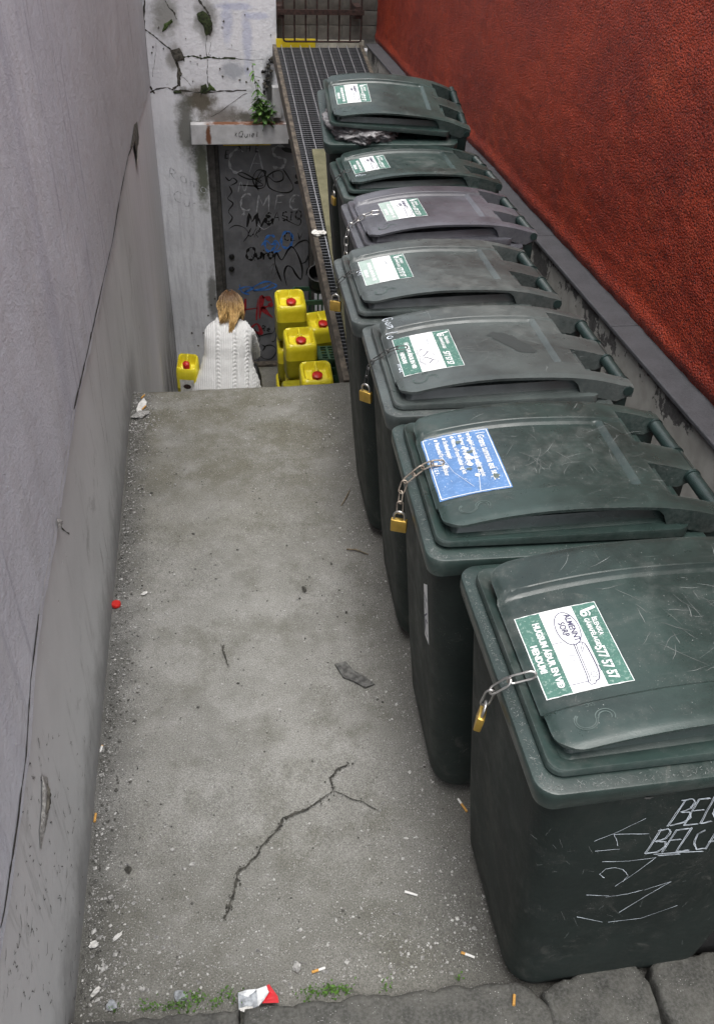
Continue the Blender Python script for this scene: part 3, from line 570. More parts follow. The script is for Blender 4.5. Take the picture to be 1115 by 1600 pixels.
for k in range(34):
    t_ = rnd.random(); px, py = lerp(424, 412, t_) + rnd.gauss(0, 3.2), lerp(88, 148, t_) + rnd.gauss(0, 2); s_ = rnd.uniform(1.2, 4.2); a0 = rnd.uniform(0, 6)
    chip([(px + s_*rnd.uniform(.5, 1.3)*math.cos(a0+q), py + s_*rnd.uniform(.5, 1.4)*math.sin(a0+q)) for q in (0, 1.1, 2.3, 3.4, 4.9)], yb, ww, M['black_plastic'] if k % 3 else M['chip'], (0,-1,0), .004 + .010*rnd.random())
for k in range(60):
    px, py = rnd.uniform(228, 425), rnd.uniform(20, 150); s_ = rnd.uniform(.5, 2.0)
    if rnd.random() < .4: chip([(px-s_, py), (px, py-s_), (px+s_, py), (px, py+s_*1.3)], yb, ww, M['chip'], (0,-1,0), .0015)
for px, py in ((336,466),(341,470),(330,476),(346,480),(325,493),(338,498),(318,520),(344,455),(332,505),(350,462),(310,540),(300,520)): chip([(px-1.6, py), (px, py-1.5), (px+2, py+.4), (px, py+2)], yb, ww, M['chip'], (0,-1,0), .0015)
for P_ in ((345,40,338),(342,82,41),): pass
# pencil scribble on the white wall
def scribble(name, s, h, origin, plane_map, w, mat, par, nrm, seed=0, slant=.15, gap=.3, lift=.0022, jit=.07, wv=.6):
    m = MB(); r_ = random.Random(seed)
    for pl in strokes(s, h, slant, gap, seed, jit):
        if len(pl) < 2: continue
        fine_ = []
        for i in range(len(pl)-1):
            for t in (0, .34, .67): fine_.append((lerp(pl[i][0], pl[i+1][0], t) + r_.gauss(0, h*.008), lerp(pl[i][1], pl[i+1][1], t) + r_.gauss(0, h*.008)))
        fine_.append(pl[-1]); q = [plane_map(origin[0]+u, origin[1]+v) for u, v in fine_]; ph = r_.uniform(0, 6)
        m.ribbon(q, [w*(1 + wv*math.sin(ph + i*.7))*min(1, .35 + .35*min(i, len(q)-1-i)) for i in range(len(q))], nrm, lift=lift)
    return obj(name, m, mat, par)
scribble('pencil_tag', 'Ramo', .11, (-.36, -.30), lambda u, v: Vector((u, YB, v - .45*(u+.36))), .006, M['pencil'], ww, (0,-1,0), 4)
scribble('pencil_tag', 'Cur', .10, (-.34, -.52), lambda u, v: Vector((u, YB, v - .45*(u+.34))), .006, M['pencil'], ww, (0,-1,0), 5)

# lintel over the cellar door
ln = thing('lintel_beam', 'grey painted steel lintel beam with rust stains above the cellar door', 'beam')
obj('beam', MB().box((-.125, YB-.10, .012), (.76, YB-.002, .19), bev=.006), M['lintel'], ln)
obj('yellow_strip', MB().box((.16, YB-.055, -.008), (.60, YB-.04, .0115)), M['yellow_board'], ln)
scribble('pencil_tag', '*Quiet', .055, (.26, .075), lambda u, v: Vector((u, YB-.10, v)), .006, M['scuff'], ln, (0,-1,0), 9, .2)
# door
dr = thing('cellar_door', 'grey steel cellar door covered with black, blue and red graffiti tags', 'door')
obj('frame', MB().box((DX0+.002, YB+.03, FLOOR_BOTTOM), (.075, YB+.20, DZ1-.002)).box((.078, YB+.07, FLOOR_BOTTOM), (.108, YB+.20, DZ1-.002)).box((.97, YB+.03, FLOOR_BOTTOM), (DX1-.002, YB+.2, DZ1-.002)).box((.108, YB+.07, -.02), (.97, YB+.2, DZ1-.002)), M['door_frame'], dr)
YD = YB + .09
obj('leaf', MB().box((.112, YD, FLOOR_BOTTOM+.015), (.966, YD+.05, -.024), bev=.004), M['door'], dr)
obj('dark_room', MB().box((.0, YB+.22, FLOOR_BOTTOM), (1.02, YB+.25, .02)), M['dark_room'], dr)
obj('threshold', MB().box((.11, YB+.0, FLOOR_BOTTOM+.001), (.97, YB+.088, FLOOR_BOTTOM+.03), bev=.004), M['rust_beam'], dr)
for q in ((362,401),(362,420)):
    P = on_y(q, YD); obj('lock', MB().lathe([(.022,0),(.03,.004),(.026,.014),(.012,.018)], 16, M=Matrix.Translation(P) @ Matrix.Rotation(R(90), 4, 'X')), M['black_plastic'], dr, smooth=40)
dm = lambda u, v: Vector((u, YD, v))
def tagtxt(s, px, h, w, mat, seed, slant=.1, gap=.28):
    P = on_y(px, YD); return scribble('graffiti', s, h, (P.x, P.z), dm, w, M[mat], dr, (0,-1,0), seed, slant, gap)
tagtxt('CASI', (357,266), .20, .018, 'spray_grey', 1, .1, .35); tagtxt('CMFC', (375,332), .15, .012, 'spray_grey', 2, .1, .4); tagtxt('CASIO', (415,345), .085, .010, 'spray_black', 3); tagtxt('CLV', (444,376), .075, .008, 'spray_black', 5); tagtxt('UK', (386,370), .08, .008, 'spray_black', 6, .5)
tagtxt('Mya', (386,353), .14, .022, 'spray_black', 7, .15, .05); tagtxt('Quiro', (384,405), .12, .018, 'spray_black', 8, .1, .05); tagtxt('HR', (381,500), .25, .036, 'spray_red', 9, .10, .12); tagtxt('Re', (408,518), .07, .010, 'spray_black', 10, .2); tagtxt('GO', (412,392), .16, .018, 'spray_blue', 11); tagtxt('*', (378,338), .07, .010, 'spray_grey', 12); tagtxt('*', (455,318), .07, .008, 'spray_grey', 13); tagtxt('E', (352,246), .07, .01, 'spray_black', 14); tagtxt('A H E', (370,238), .06, .012, 'spray_black', 15)
def loops(pix, w, mat, smooth=True):
    P = [on_y(q, YD) for q in pix]
    if smooth:                                            # Catmull-Rom
        Q = []
        for i in range(len(P)-1):
            a, b, c, d = P[max(i-1,0)], P[i], P[i+1], P[min(i+2,len(P)-1)]
            for k in range(8):
                t = k/8; Q.append(.5*((2*b)+(c-a)*t+(2*a-5*b+4*c-d)*t*t+(3*b-a-3*c+d)*t**3))
        P = Q + [P[-1]]
    ph = pix[0][0]; m = MB(); m.ribbon([Vector((p.x, YD, p.z)) for p in P], [w*(1+.45*math.sin(ph+i*.33))*min(1, .3+.2*min(i, len(P)-1-i)) for i in range(len(P))], (0,-1,0), lift=.003); obj('graffiti', m, M[mat], dr)
loops([(372,289),(410,290),(398,280),(380,270),(372,272),(390,280),(410,276),(415,268),(402,266),(395,280),(402,294),(414,290),(414,272),(408,268),(400,284),(404,298)], .010, 'spray_black')
loops([(414,278),(428,268),(440,268),(442,280),(430,284),(418,276),(420,292),(436,300),(452,300),(458,292),(450,276),(442,264)], .010, 'spray_black'); loops([(397,279),(408,282),(398,292),(409,273)], .012, 'spray_black', False); loops([(426,268),(427,278)], .008, 'spray_black')
loops([(440,440),(432,420),(429,405),(432,395),(440,406),(450,390),(457,386),(466,400),(472,420),(470,436),(462,428),(456,418),(448,416),(444,428),(448,446)], .014, 'spray_black'); loops([(457,388),(468,378),(480,376),(484,390),(478,408),(468,412)], .012, 'spray_black'); loops([(478,430),(482,418),(488,420)], .012, 'spray_black')
loops([(398,530),(404,526),(416,522),(426,520),(430,512),(432,506),(430,530),(424,534)], .010, 'spray_black'); loops([(398,545),(406,530),(403,522),(396,512)], .009, 'spray_black'); loops([(404,552),(412,560),(424,560),(432,548),(426,540),(416,540),(410,548),(414,542),(408,538)], .010, 'spray_black'); loops([(392,545),(404,560),(398,572)], .008, 'spray_black')
loops([(372,452),(384,448),(396,450),(382,456),(400,446),(414,440),(424,442),(412,450),(396,454),(420,452),(432,446),(420,440)], .014, 'spray_blue'); loops([(374,444),(378,456),(390,460)], .012, 'spray_blue'); loops([(408,384),(416,376),(424,382),(430,376),(436,384),(428,394),(440,390)], .012, 'spray_blue')
loops([(358,290),(362,300),(356,310),(364,318),(357,330),(363,340),(357,350)], .010, 'spray_black'); loops([(352,276),(358,282),(364,278),(370,284),(360,290)], .010, 'spray_black'); loops([(357,358),(368,352),(382,356),(388,366),(380,378)], .006, 'spray_black'); loops([(392,512),(402,506),(408,520),(398,518),(390,512)], .03, 'spray_red'); loops([(420,420),(428,412),(424,430),(434,418),(428,436),(440,424)], .004, 'scuff'); loops([(440,340),(452,346),(466,352),(470,344),(462,338)], .008, 'spray_black'); loops([(462,262),(470,270),(464,276),(472,282),(460,286)], .03, 'spray_black'); loops([(440,232),(456,236),(470,240),(476,250)], .03, 'spray_black')
loops([(402,350),(412,358),(424,352)], .006, 'spray_grey'); loops([(372,300),(376,284),(382,298),(388,282)], .009, 'spray_grey')

# low wall with stone coping, red wall above
lo_ = thing('low_wall', 'low wall with peeling cream paint and dark stone coping behind the bins', 'wall')
obj('wall_face', MB().box((XR, -.2, -2.6), (XR+.5, YB-.001, .821)), M['peeling'], lo_)
ZC = .84
ys = [-.2, .75, 1.95, 2.93, 3.9, 5.0, 6.2, 7.4, YB-.002]
for a, b in zip(ys, ys[1:]):
    obj('coping_stone', MB().box((XR-.016, a+.002, .822), (XR+.5, b-.002, ZC), bev=.004), M['coping'], lo_)
rw = thing('stucco_wall', 'dark red rough stucco wall rising behind the row of bins', 'wall')
mb = MB(); ny, nz = 330, 110
def xred(y, z):
    b = .012*math.exp(-((z-ZC-.035)/.03)**2)             # slight swelling at the foot
    return XR+.098 - b + .012*mnoise.noise(Vector((0, y*1.3, z*1.3))) + .0045*mnoise.noise(Vector((3, y*22, z*22))) + .0035*mnoise.noise(Vector((7, y*9, z*9)))
for j in range(nz+1):
    for i in range(ny+1):
        y = lerp(-.2, YB+.1, (i/ny)); z = ZC + .004*mnoise.noise(Vector((y*6, 1, 2))) + (3.4-ZC)*(j/nz)**1.6
        mb.v.append((xred(y, z), y, z))
for j in range(nz):
    for i in range(ny):
        a = j*(ny+1)+i; mb.f.append((a, a+ny+1, a+ny+2, a+1)); mb.m.append(0)
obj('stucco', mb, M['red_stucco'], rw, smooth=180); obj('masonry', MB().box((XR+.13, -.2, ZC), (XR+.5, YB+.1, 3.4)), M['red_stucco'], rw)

# tiled wall behind the gate, boards at its foot
tw = thing('tiled_wall', 'brown grey tiled wall behind the barred gate', 'wall')
obj('grout', MB().box((.68, YB+.17, .776), (XR+.12, YB+.4, 3.3)), M['grout'], tw)
tm = MB().box((-.148, -.006, -.056), (.148, .006, .056), bev=.003).mesh('tile', M['tile'], 30)
for r_ in range(8):
    for c_ in range(4):
        x = .68 + .15 + c_*.302 - (.151 if r_ % 2 else 0); z = .90 + .116*r_
        if x < .75: x = .755; 
        o = obj('tile', tm, None, tw, loc=(x, YB+.166, z))
        if x == .755: o.scale = (.48, 1, 1)
tag(obj('yellow_board', MB().box((.672, YB-.025, .785), (1.02, YB-.005, .876), bev=.002), M['yellow_board']), 'bright yellow board at the foot of the barred gate', 'board')
tag(obj('cream_board', MB().box((1.023, YB-.02, .795), (1.455, YB-.005, .868), bev=.002), M['cream_board']), 'cream board beside the yellow one below the barred gate', 'board')
g = thing('barred_gate', 'rusty barred gate of upright rods at the top of the ramp', 'gate')
fr = [(.735, 2.2), (.735, .885), (.74, .868), (.755, .862), (1.40, .862), (1.415, .868), (1.42, .885), (1.42, 2.2)]
obj('frame', MB().tube([(x, YB-.06, z) for x, z in fr], .008, 8), M['rust_bar'], g, smooth=60)
for k in range(6):
    x = lerp(.735, 1.42, (k+1)/7); obj('rod', MB().tube([(x, YB-.06, .868), (x, YB-.06, 2.2)], .0075, 8), M['rust_bar'], g, smooth=60)
obj('crossbar', MB().box((.69, YB-.085, 1.072), (1.44, YB-.069, 1.112)), M['rust_bar'], g)
for x in (.70, 1.38): obj('bracket', MB().box((x-.02, YB-.065, 1.04), (x+.045, YB+.16, 1.14), bev=.006), M['rust_bar'], g)
# grey box on the wall beside the ramp
tag(obj('junction_box', MB().box((.625, YB-.10, .24), (.70, YB-.002, .50), bev=.006), M['lintel']), 'small grey metal box on the white wall beside the ramp', 'box')

# ramp of steel grating
rp = thing('grating_ramp', 'sloping steel grating ramp with rusty edge beams beside the bins', 'ramp')
YR0, YR1, XA, XB = 4.14, 8.70, .66, 1.42
sl = math.atan(.185); RMAT = Matrix.Translation((0, 4.2, 0)) @ Matrix.Rotation(sl, 4, 'X')
Lr = (YR1-4.2)/math.cos(sl)
obj('edge_beam', MB().box((XA-.022, -.06, -.12), (XA+.012, Lr, .006), bev=.004, M=RMAT), M['rust_beam'], rp); obj('edge_beam', MB().box((XB-.012, -.06, -.12), (XB+.022, Lr, .006), bev=.004, M=RMAT), M['rust_beam'], rp)
for k in range(9):
    x = lerp(XA+.055, XB-.045, k/8); o = obj('bearing_bar', MB().box((x-.003, -.05, -.030), (x+.003, Lr, .002), M=RMAT), M['galv'], rp)
cm = MB().box((XA+.012, -.0035, -.024), (XB-.012, .0035, -.001)).mesh('cross_bar', M['galv_dark'])
nb = int(Lr/.033)
for k in range(nb):
    o = obj('cross_bar', cm, None, rp); o.matrix_local = RMAT @ Matrix.Translation((0, .0 + k*.033, 0))
for y in (5.6, 7.2): obj('support', MB().box((XA-.01, y-.03, -.19), (XB+.01, y+.03, -.121), M=RMAT), M['rust_beam'], rp)
mb = MB(); bmat = RMAT
pts = [(.69, .08), (.758, 2.54), (1.36, 2.56), (1.36, .08)]
mb.loft([[bmat @ Vector((x, y, .007)) for x, y in pts], [bmat @ Vector((x, y, .029)) for x, y in pts]])
tag(obj('mossy_board', mb, M['board']), 'mossy olive board lying on the ramp under the far bins', 'board')

# kerb stones in front
kb = bpy.data.objects.new('kerb', None); C.objects.link(kb); kb['kind'] = 'structure'
def stone(poly, zt, seed):
    rnd = random.Random(seed); P = [Vector(p) for p in poly]; ring = []
    for i in range(len(P)):
        a, b = P[i], P[(i+1) % len(P)]; n = max(2, int((b-a).length/.014))
        for k in range(n):
            q = a.lerp(b, k/n); w = mnoise.noise_vector(Vector((q.x*17, q.y*17, seed)))*.007; ring.append(Vector((q.x+w.x, q.y+w.y, 0)))
    c = sum(ring, Vector())/len(ring); rings = []
    for ins, z in ((-.006, -.15), (0, zt-.03), (.003, zt-.010), (.009, zt-.002), (.020, zt)):
        rings.append([Vector((q.x, q.y, 0)) + (c-q).normalized()*(ins+.009*mnoise.noise(q*38)+.005*mnoise.noise(q*90)) + Vector((0, 0, z + (.004*mnoise.noise(q*25) if z > 0 else 0))) for q in ring])
    for s in (.8, .6, .35, .12):
        rings.append([c + (q-c)*s + Vector((0, 0, zt + .003 + .004*mnoise.noise((c+(q-c)*s)*12))) for q in rings[4]]); 
        rings[-1] = [Vector((q.x, q.y, zt + .002 + .005*mnoise.noise(Vector((q.x*12, q.y*12, 0))) + .003*mnoise.noise(Vector((q.x*40, q.y*40, 2))))) for q in rings[-1]]
    obj('kerb_stone', MB().loft(rings), M['stone'], kb, smooth=60)
def kz(*px): return [tuple(on_z(p, .07).xy) + (0,) for p in px]
stone([(-.50, .3, 0)] + [(-.07, .3, 0)] + kz((372,1573),(300,1580),(200,1589),(90,1597)), .07, 1)
stone([(-.055, .3, 0), (.62, .3, 0)] + kz((868,1600),(866,1580),(853,1558),(830,1540),(800,1529),(700,1539),(500,1561),(380,1573)), .07, 2)
stone([(.66, .3, 0), (.90, .3, 0)] + kz((1036,1600),(1024,1560),(1012,1533),(990,1504),(940,1505),(905,1516),(880,1527),(848,1548)), .078, 3)
stone([(.935, .3, 0), (1.48, .3, 0)] + kz((1180,1466),(1115,1482),(1060,1490),(1020,1500),(1016,1528),(1030,1560)), .075, 4)
tag(obj('kerb_bed', MB().box((XL, .3, -.2), (XR, .93, .02)), M['stone']), kind='structure')

# ================================================================ WHEELIE BINS
HX, HZ = 0.70, 1.022                       # hinge line of the lid in the bin's own frame
def lid_z(x, y):                           # height of the lid's upper face
    s = (x - .045) / .60
    z = 1.031 + .046*(1 - ((s - .52)/.52)**2) if s < 1.04 else 1.031 + .046*(1 - ((1.04-.52)/.52)**2) - .02*(s-1.04)
    z += .013*sst(.36, .64, x)
    a = abs(y)
    if x < .60:
        k = 1.0 - sst(.505, .522, x)
        z += (.011*sst(.149, .156, a))*(1-0) - .0045*k*(1-sst(.142, .149, a)) + .0065*(1-k)*(1-sst(.147, .156, a))*(1-sst(.52, .6, x)*0)
    else: z += .011*sst(.149, .156, a) + .0065*(1-sst(.147, .156, a))
    z -= .004*sst(.225, .244, a)
    z -= .005*sst(.062, .045, x)
    if x > .655: z -= .012*((x-.655)/.06)**2
    return z
LY0 = .243
def lid_hw(x):
    r = .05
    if x < .045 + r:
        d = r - (x - .045); return LY0 - r + math.sqrt(max(0, r*r - d*d))
    return LY0
def lid_meshes():
    xs = [.045 + .05*(1-math.cos(math.pi/2*k/7)) for k in range(8)] + [.11,.125,.145,.165,.19,.22,.25,.28,.31,.34,.37,.40,.43,.46,.485,.500,.507,.515,.523,.53,.545,.56,.575,.59,.605,.62,.64,.655,.67,.685,.70,.712]
    ys = [-1,-.985,-.96,-.93,-.89,-.85,-.80,-.74,-.70,-.66,-.645,-.635,-.62,-.612,-.60,-.585,-.50,-.42,-.34,-.275,-.21,-.10]
    ys = ys + [0] + [-y for y in reversed(ys)]
    nx, ny = len(xs), len(ys); top = []; bot = []
    for x in xs:
        hw = lid_hw(x)
        for t in ys:
            y = t*hw; z = lid_z(x, y); th = .009 + .048*sst(.535, .565, x)*(1 - .55*sst(.66, .71, x))
            top.append((x, y, z)); bot.append((x if x > .05 else x+.003, y*(.992), z - th))
    def keep(i, j):
        x = (xs[i]+xs[i+1])/2; t = abs((ys[j]+ys[j+1])/2)
        return not (x > .578 and .21 < t < .80)
    m = MB(); nt = len(top); m.v = [(a-HX, b, c-HZ) for a, b, c in top + bot]
    ef = {}
    for i in range(nx-1):
        for j in range(ny-1):
            if not keep(i, j): continue
            a = i*ny+j; q = (a, a+ny, a+ny+1, a+1); m.f.append(q); m.m.append(0); m.f.append(tuple(nt+k for k in reversed(q))); m.m.append(0)
            for k in range(4):
                e = (q[k], q[(k+1) % 4])
                if (e[1], e[0]) in ef: del ef[(e[1], e[0])]
                else: ef[e] = 1
    for a, b in ef: m.f.append((b, a, nt+a, nt+b)); m.m.append(0)
    # skirt under the plate
    def outline(inset):
        return rrect(.026+inset, .612-inset*.3, -.262+inset, .262-inset, max(.012, .030-inset*.4), 7)
    def zz(x): return .5*(lid_z(max(.06, min(.60, x)), .2) - 1.04)
    rings = []
    Tz = lambda x: lid_z(max(.06, min(.60, x)), .2)
    for ins, fz in ((.004, lambda x: 1.0015), (0, lambda x: 1.004), (0, lambda x: 1.012+.55*max(0, zz(x))), (.002, lambda x: 1.0165+.6*max(0, zz(x))), (.006, lambda x: 1.0165+.6*max(0, zz(x))), (.030, lambda x: Tz(x)-.046), (.040, lambda x: Tz(x)-.040), (.052, lambda x: Tz(x)-.018)):
        rings.append([(x-HX, y, max(fz(x), 1.0015+ins*.2)-HZ) for x, y in outline(ins)])
    m.loft(rings, True, True)
    return m
def body_mb():
    m = MB(); rings = []
    for z, x0, x1, hw, r in ((.030,.150,.570,.185,.055),(.034,.128,.585,.203,.062),(.050,.112,.595,.214,.068),(.085,.101,.605,.221,.068),(.30,.080,.612,.236,.064),(.60,.056,.622,.252,.060),(.86,.034,.630,.266,.056),(.94,.028,.632,.270,.055)):
        rings.append([(x, y, z) for x, y in rrect(x0, x1, -hw, hw, r, 7)])
    m.loft(rings, True, False); return m
def rim_mb():
    m = MB(); rings = []
    for ins, z in ((.045,.970),(.006,.968),(.001,.970),(0,.985),(0,.996),(.0015,.9993),(.004,1.0005),(.052,1.0005),(.055,.998),(.058,.95)):
        ring = []
        for x, y in rrect(ins, .655-ins, -.295+ins, .295-ins, max(.008, .042-ins), 7):
            dz = 0
            if z < .97: dz = -.026*sst(.16, .02, x)*sst(.16, .28, abs(y)) + .006*math.cos(x*9)
            ring.append((x, y, z+dz))
        rings.append(ring)
    m.loft(rings, True, False); return m
def bar_mb():
    m = MB(); prof = []; y = -.246
    prof.append((.0001, y))
    while y < .246:
        inl = abs(y) < .052 or abs(y) > .194
        r = .0145
        if not inl: prof += [(.0162, y), (.0182, y+.0018), (.0182, y+.0036), (.0162, y+.0052)]; y += .0054
        else: prof.append((r, y)); y += .012
    prof.append((r, .246)); prof.append((.0001, .2461))
    m.lathe(prof, 14, axis='Y', M=Matrix.Translation((HX-.002, 0, HZ+.007)))
    for yy in (-.192, -.053, .053, .192): m.lathe([(.0001, yy-.004), (.0205, yy-.004), (.0205, yy+.004), (.0001, yy+.004)], 18, axis='Y', M=Matrix.Translation((HX-.002, 0, HZ+.007)))
    for yy in (-.215, 0, .215): m.box((.62, yy-.02, .93), (HX+.004, yy+.02, HZ), bev=.005)
    return m
def logo_mb():
    """raised maker's mark near the front of the lid: an open S loop beside a short bar"""
    m = MB(); cx, cy = .122, -.190
    def P(u, v): x, y = cx + v, cy - u; return Vector((x-HX, y, lid_z(x, y)-HZ+.0008))
    for rr in (.0, .0055):
        pts = []
        for k in range(27):
            a = R(lerp(60, 270, k/26)); pts.append((.000+(.0165-rr)*math.cos(a), .0165+(.0165-rr)*math.sin(a)))
        for k in range(27):
            a = R(lerp(90, -140, k/26)); pts.append(((.0165+rr*.6)*math.cos(a), -.0165+(.0165+rr*.6)*math.sin(a)))
        m.ribbon([P(u*.95, v) for u, v in pts], .0022, (0,0,1), lift=0)
    vs, fs = text_mesh('SSC', .011, .0003)
    m.add([P(y*1.0 - .034, -(x)) if False else P(.0 + y - .034, -x) for x, y in vs], fs)
    return m
LOGO = logo_mb().mesh('lid_emblem', M['logo_edge'])
LID = lid_meshes().mesh('lid', M['bin_green'], 26); BODY = body_mb().mesh('body', M['body_green'], 45); RIM = rim_mb().mesh('rim', M['bin_green'], 30); BAR = bar_mb().mesh('handle_bar', M['handle'], 40)
whm = MB().lathe([(.0001,-.025),(.06,-.025),(.095,-.02),(.1,-.01),(.1,.01),(.095,.02),(.06,.025),(.0001,.025)], 20, axis='Y').mesh('wheel', M['black_rubber'], 40)
def with_mat(me, mats): c = me.copy(); c.materials.clear(); [c.materials.append(m) for m in mats]; return c
MAUVE = dict(lid=with_mat(LID, [M['bin_mauve']]), body=with_mat(BODY, [M['body_mauve']]), rim=with_mat(RIM, [M['bin_mauve']]))
GREY = dict(lid=with_mat(LID, [M['bin_grey']]), body=BODY, rim=with_mat(RIM, [M['bin_grey']]))
GREEN = dict(lid=LID, body=BODY, rim=RIM)

def LP(x, y, e=.0012): return Vector((x-HX, y, lid_z(x, y)-HZ+e))
def sticker(lid, kind, x0=.062, x1=.218, yn=-.105, yf=.105, mats=None, drop=None, seed=0):
    """flat print wrapped on the lid; u runs along the text (towards -y), v up (towards the hinge)"""
    W, Hh = yf-yn, x1-x0; rnd = random.Random(seed)
    def S(u, v, e=.0016): x = x0 + v*Hh; y = yf - u*W; return LP(x, y, e)
    m = MB()
    def patch(u0, u1, v0, v1, mat, e, n=12, ragged=0.0):
        vs = []; k = max(3, int(n*(v1-v0))+2)
        for j in range(k+1):
            for i in range(n+1):
                u = lerp(u0, u1, i/n); v = lerp(v0, v1, j/k)
                if ragged:
                    if i == 0: u += rnd.uniform(0, ragged)
                    if i == n: u -= rnd.uniform(0, ragged)
                    if j == 0 and v0 == 0: v += rnd.uniform(0, ragged)
                    if j == k and v1 == 1: v -= rnd.uniform(0, ragged)
                vs.append(S(u, v, e))
        m.add(vs, [(j*(n+1)+i, j*(n+1)+i+1, (j+1)*(n+1)+i+1, (j+1)*(n+1)+i) for j in range(k) for i in range(n)], mat)
    def txt(s, u, v, size, mat, bold=0, align='CENTER', sx=1.0, e=.0026):
        vs, fs = text_mesh(s, size, bold, align); m.add([S(u + x*sx/W, v + y/Hh, e) for x, y in vs], fs, mat)
    def line(pts, w, mat, e=.0026): m.ribbon([S(u, v, e) for u, v in pts], w, (0,0,1), mat, lift=0)
    def oval(cu, cv, ru, rv, w, mat, n=28): line([(cu+ru*math.cos(2*math.pi*k/n), cv+rv*math.sin(2*math.pi*k/n)) for k in range(n+1)], w, mat)
    if kind == 'blue':
        patch(0, 1, 0, 1, 0, .0014, 16, .008)
        for a, b in (((.02,.03),(.98,.03)),((.98,.03),(.98,.97)),((.98,.97),(.02,.97)),((.02,.97),(.02,.03))): line([(lerp(a[0],b[0],t/8), lerp(a[1],b[1],t/8)) for t in range(9)], .0022, 1)
        txt('Í Grænu tunnuna má setja:', .06, .80, .0245, 1, .0004, 'LEFT', .82)
        for i, s in enumerate(('Dagblöð, tímarit og auglýsingapóst', 'Fernur og bylgjupappa', 'Málma, niðursuðudósir og lok', 'Skrifstofupappír', 'Plastumbúðir og plastflöskur')):
            v = .655 - i*.118; oval(.065, v+.025, .012, .016, .004, 1, 10); txt(s, .10, v, .0155, 1, .0004, 'LEFT', .84)
        m.add([S(.42, .05, .0026), S(.47, .05, .0026), S(.47, .12, .0026), S(.42, .13, .0026)], [(0,1,2,3)], 1); txt('Í G F', .50, .055, .0135, 1, .0003, 'LEFT')
        for cu, cv, s, mt in ((.80,.835,.040,2),(.36,.62,.035,2),(.45,.575,.05,1),(.55,.55,.035,1),(.62,.53,.028,2),(.30,.585,.03,1),(.17,.50,.03,2),(.74,.60,.03,1),(.52,.22,.03,1),(.64,.66,.02,2),(.44,.02,.04,2)):
            k = 9; m.add([S(cu + s*rnd.uniform(.5,1.2)*math.cos(6.283*i/k), cv + 1.5*s*rnd.uniform(.5,1.2)*math.sin(6.283*i/k), .0034) for i in range(k)], [tuple(range(k))], mt)
        for k in range(26):
            u, v = rnd.uniform(.05,.95), rnd.uniform(.05,.95); line([(u, v), (u+rnd.uniform(-.05,.05), v+rnd.uniform(-.05,.05))], rnd.uniform(.0006,.0014), 1, .0032)
        line([(.02,.70),(.4,.66),(.7,.63),(.98,.56)], .0012, 1, .0033); line([(.3,.2),(.62,.3),(.9,.5)], .0009, 1, .0033)
        return obj('sticker', m, [M['st_blue'], M['st_white'], M['tear']], lid)
    fade = kind.endswith('faded'); kind = kind.replace('_faded', '')
    patch(.006, .994, .0, 1.0, 1, .0012, 14, .004)                                     # white backing shows as a thin torn edge
    patch(.012, .988, .012, .30, 0 if not fade else 3, .0018, 14, .010); patch(.012, .988, .30, .70, 1, .0018, 14); patch(.012, .988, .70, .988, 0, .0018, 14, .008)
    ink = 2
    txt('HUGSUM ÁÐUR EN VIÐ', .52, .175, .0165, 1, .0007, 'CENTER', .95); txt('HENDUM!', .55, .055, .0165, 1, .0007, 'CENTER', .95)
    txt('577 57 57', .93, .745, .025, 1, .0008, 'RIGHT', .80)
    txt('ÍSLENSKA', .20, .865, .0125, 1, .0003, 'LEFT', .9); txt('GÁMAFÉLAGIÐ', .20, .775, .0125, 1, .0003, 'LEFT', .9)
    line([(.075,.965),(.09,.90),(.10,.84),(.115,.775)], .0062, 1); oval(.142, .80, .026, .03, .0045, 1, 14); line([(.11,.86),(.145,.875),(.175,.855)], .003, 1)
    if kind in ('car', 'circle'):
        oval(.275, .545, .205, .135, .0017, ink)
        txt('ALMENNT', .275, .565, .0165, ink, .0004, 'CENTER', .95); txt('SORP', .275, .465, .0165, ink, .0004, 'CENTER', .95)
        # bin with its lid drawn in line
        line([(.42,.415),(.42,.302)], .0013, ink); line([(.905,.50),(.905,.302)], .0013, ink)
        K = lambda L: [(.46+(u-.35)*.83, v+.075) for u, v in L]
        line(K([(.35,.46),(.44,.455),(.62,.45),(.80,.445),(.90,.43),(.935,.45),(.93,.50),(.90,.515)]), .0017, ink); line(K([(.36,.485),(.45,.475),(.65,.47),(.82,.465),(.90,.455)]), .0013, ink)
        line(K([(.36,.495),(.355,.55),(.38,.580),(.46,.59),(.60,.595),(.74,.595),(.84,.58),(.89,.55),(.90,.515)]), .0021, ink); line(K([(.37,.56),(.47,.50),(.49,.51),(.41,.565)]), .0012, ink); oval(.845, .60, .03, .033, .0009, ink, 14); line(K([(.70,.60),(.71,.62),(.78,.62),(.79,.595)]), .0012, ink)
        for u in (.60, .66, .72): line([(u, .51), (u-.025, .40), (u+.012, .50)], .0007, ink)
    else:
        ik = 4 if fade else ink
        oval(.27, .56, .17, .10, .0012, 4)
        txt('PAPPÍR', .27, .535, .013, 4, .0001)
        def box_(cu, cv, s, sk):
            a = [(cu-s, cv), (cu, cv+s*sk), (cu+s, cv), (cu, cv-s*sk), (cu-s, cv)]; line(a, .0015, ik)
        box_(.62, .50, .10, 1.0); box_(.74, .44, .10, 1.0); box_(.52, .42, .09, 1.0); box_(.80, .54, .07, 1.1); line([(.43,.42),(.43,.35),(.52,.31),(.62,.36),(.74,.32),(.84,.40)], .0015, ik)
    return obj('sticker', m, [M['st_green'], M['st_white'], M['st_ink'], M['st_pale'], M['st_faint']], lid)

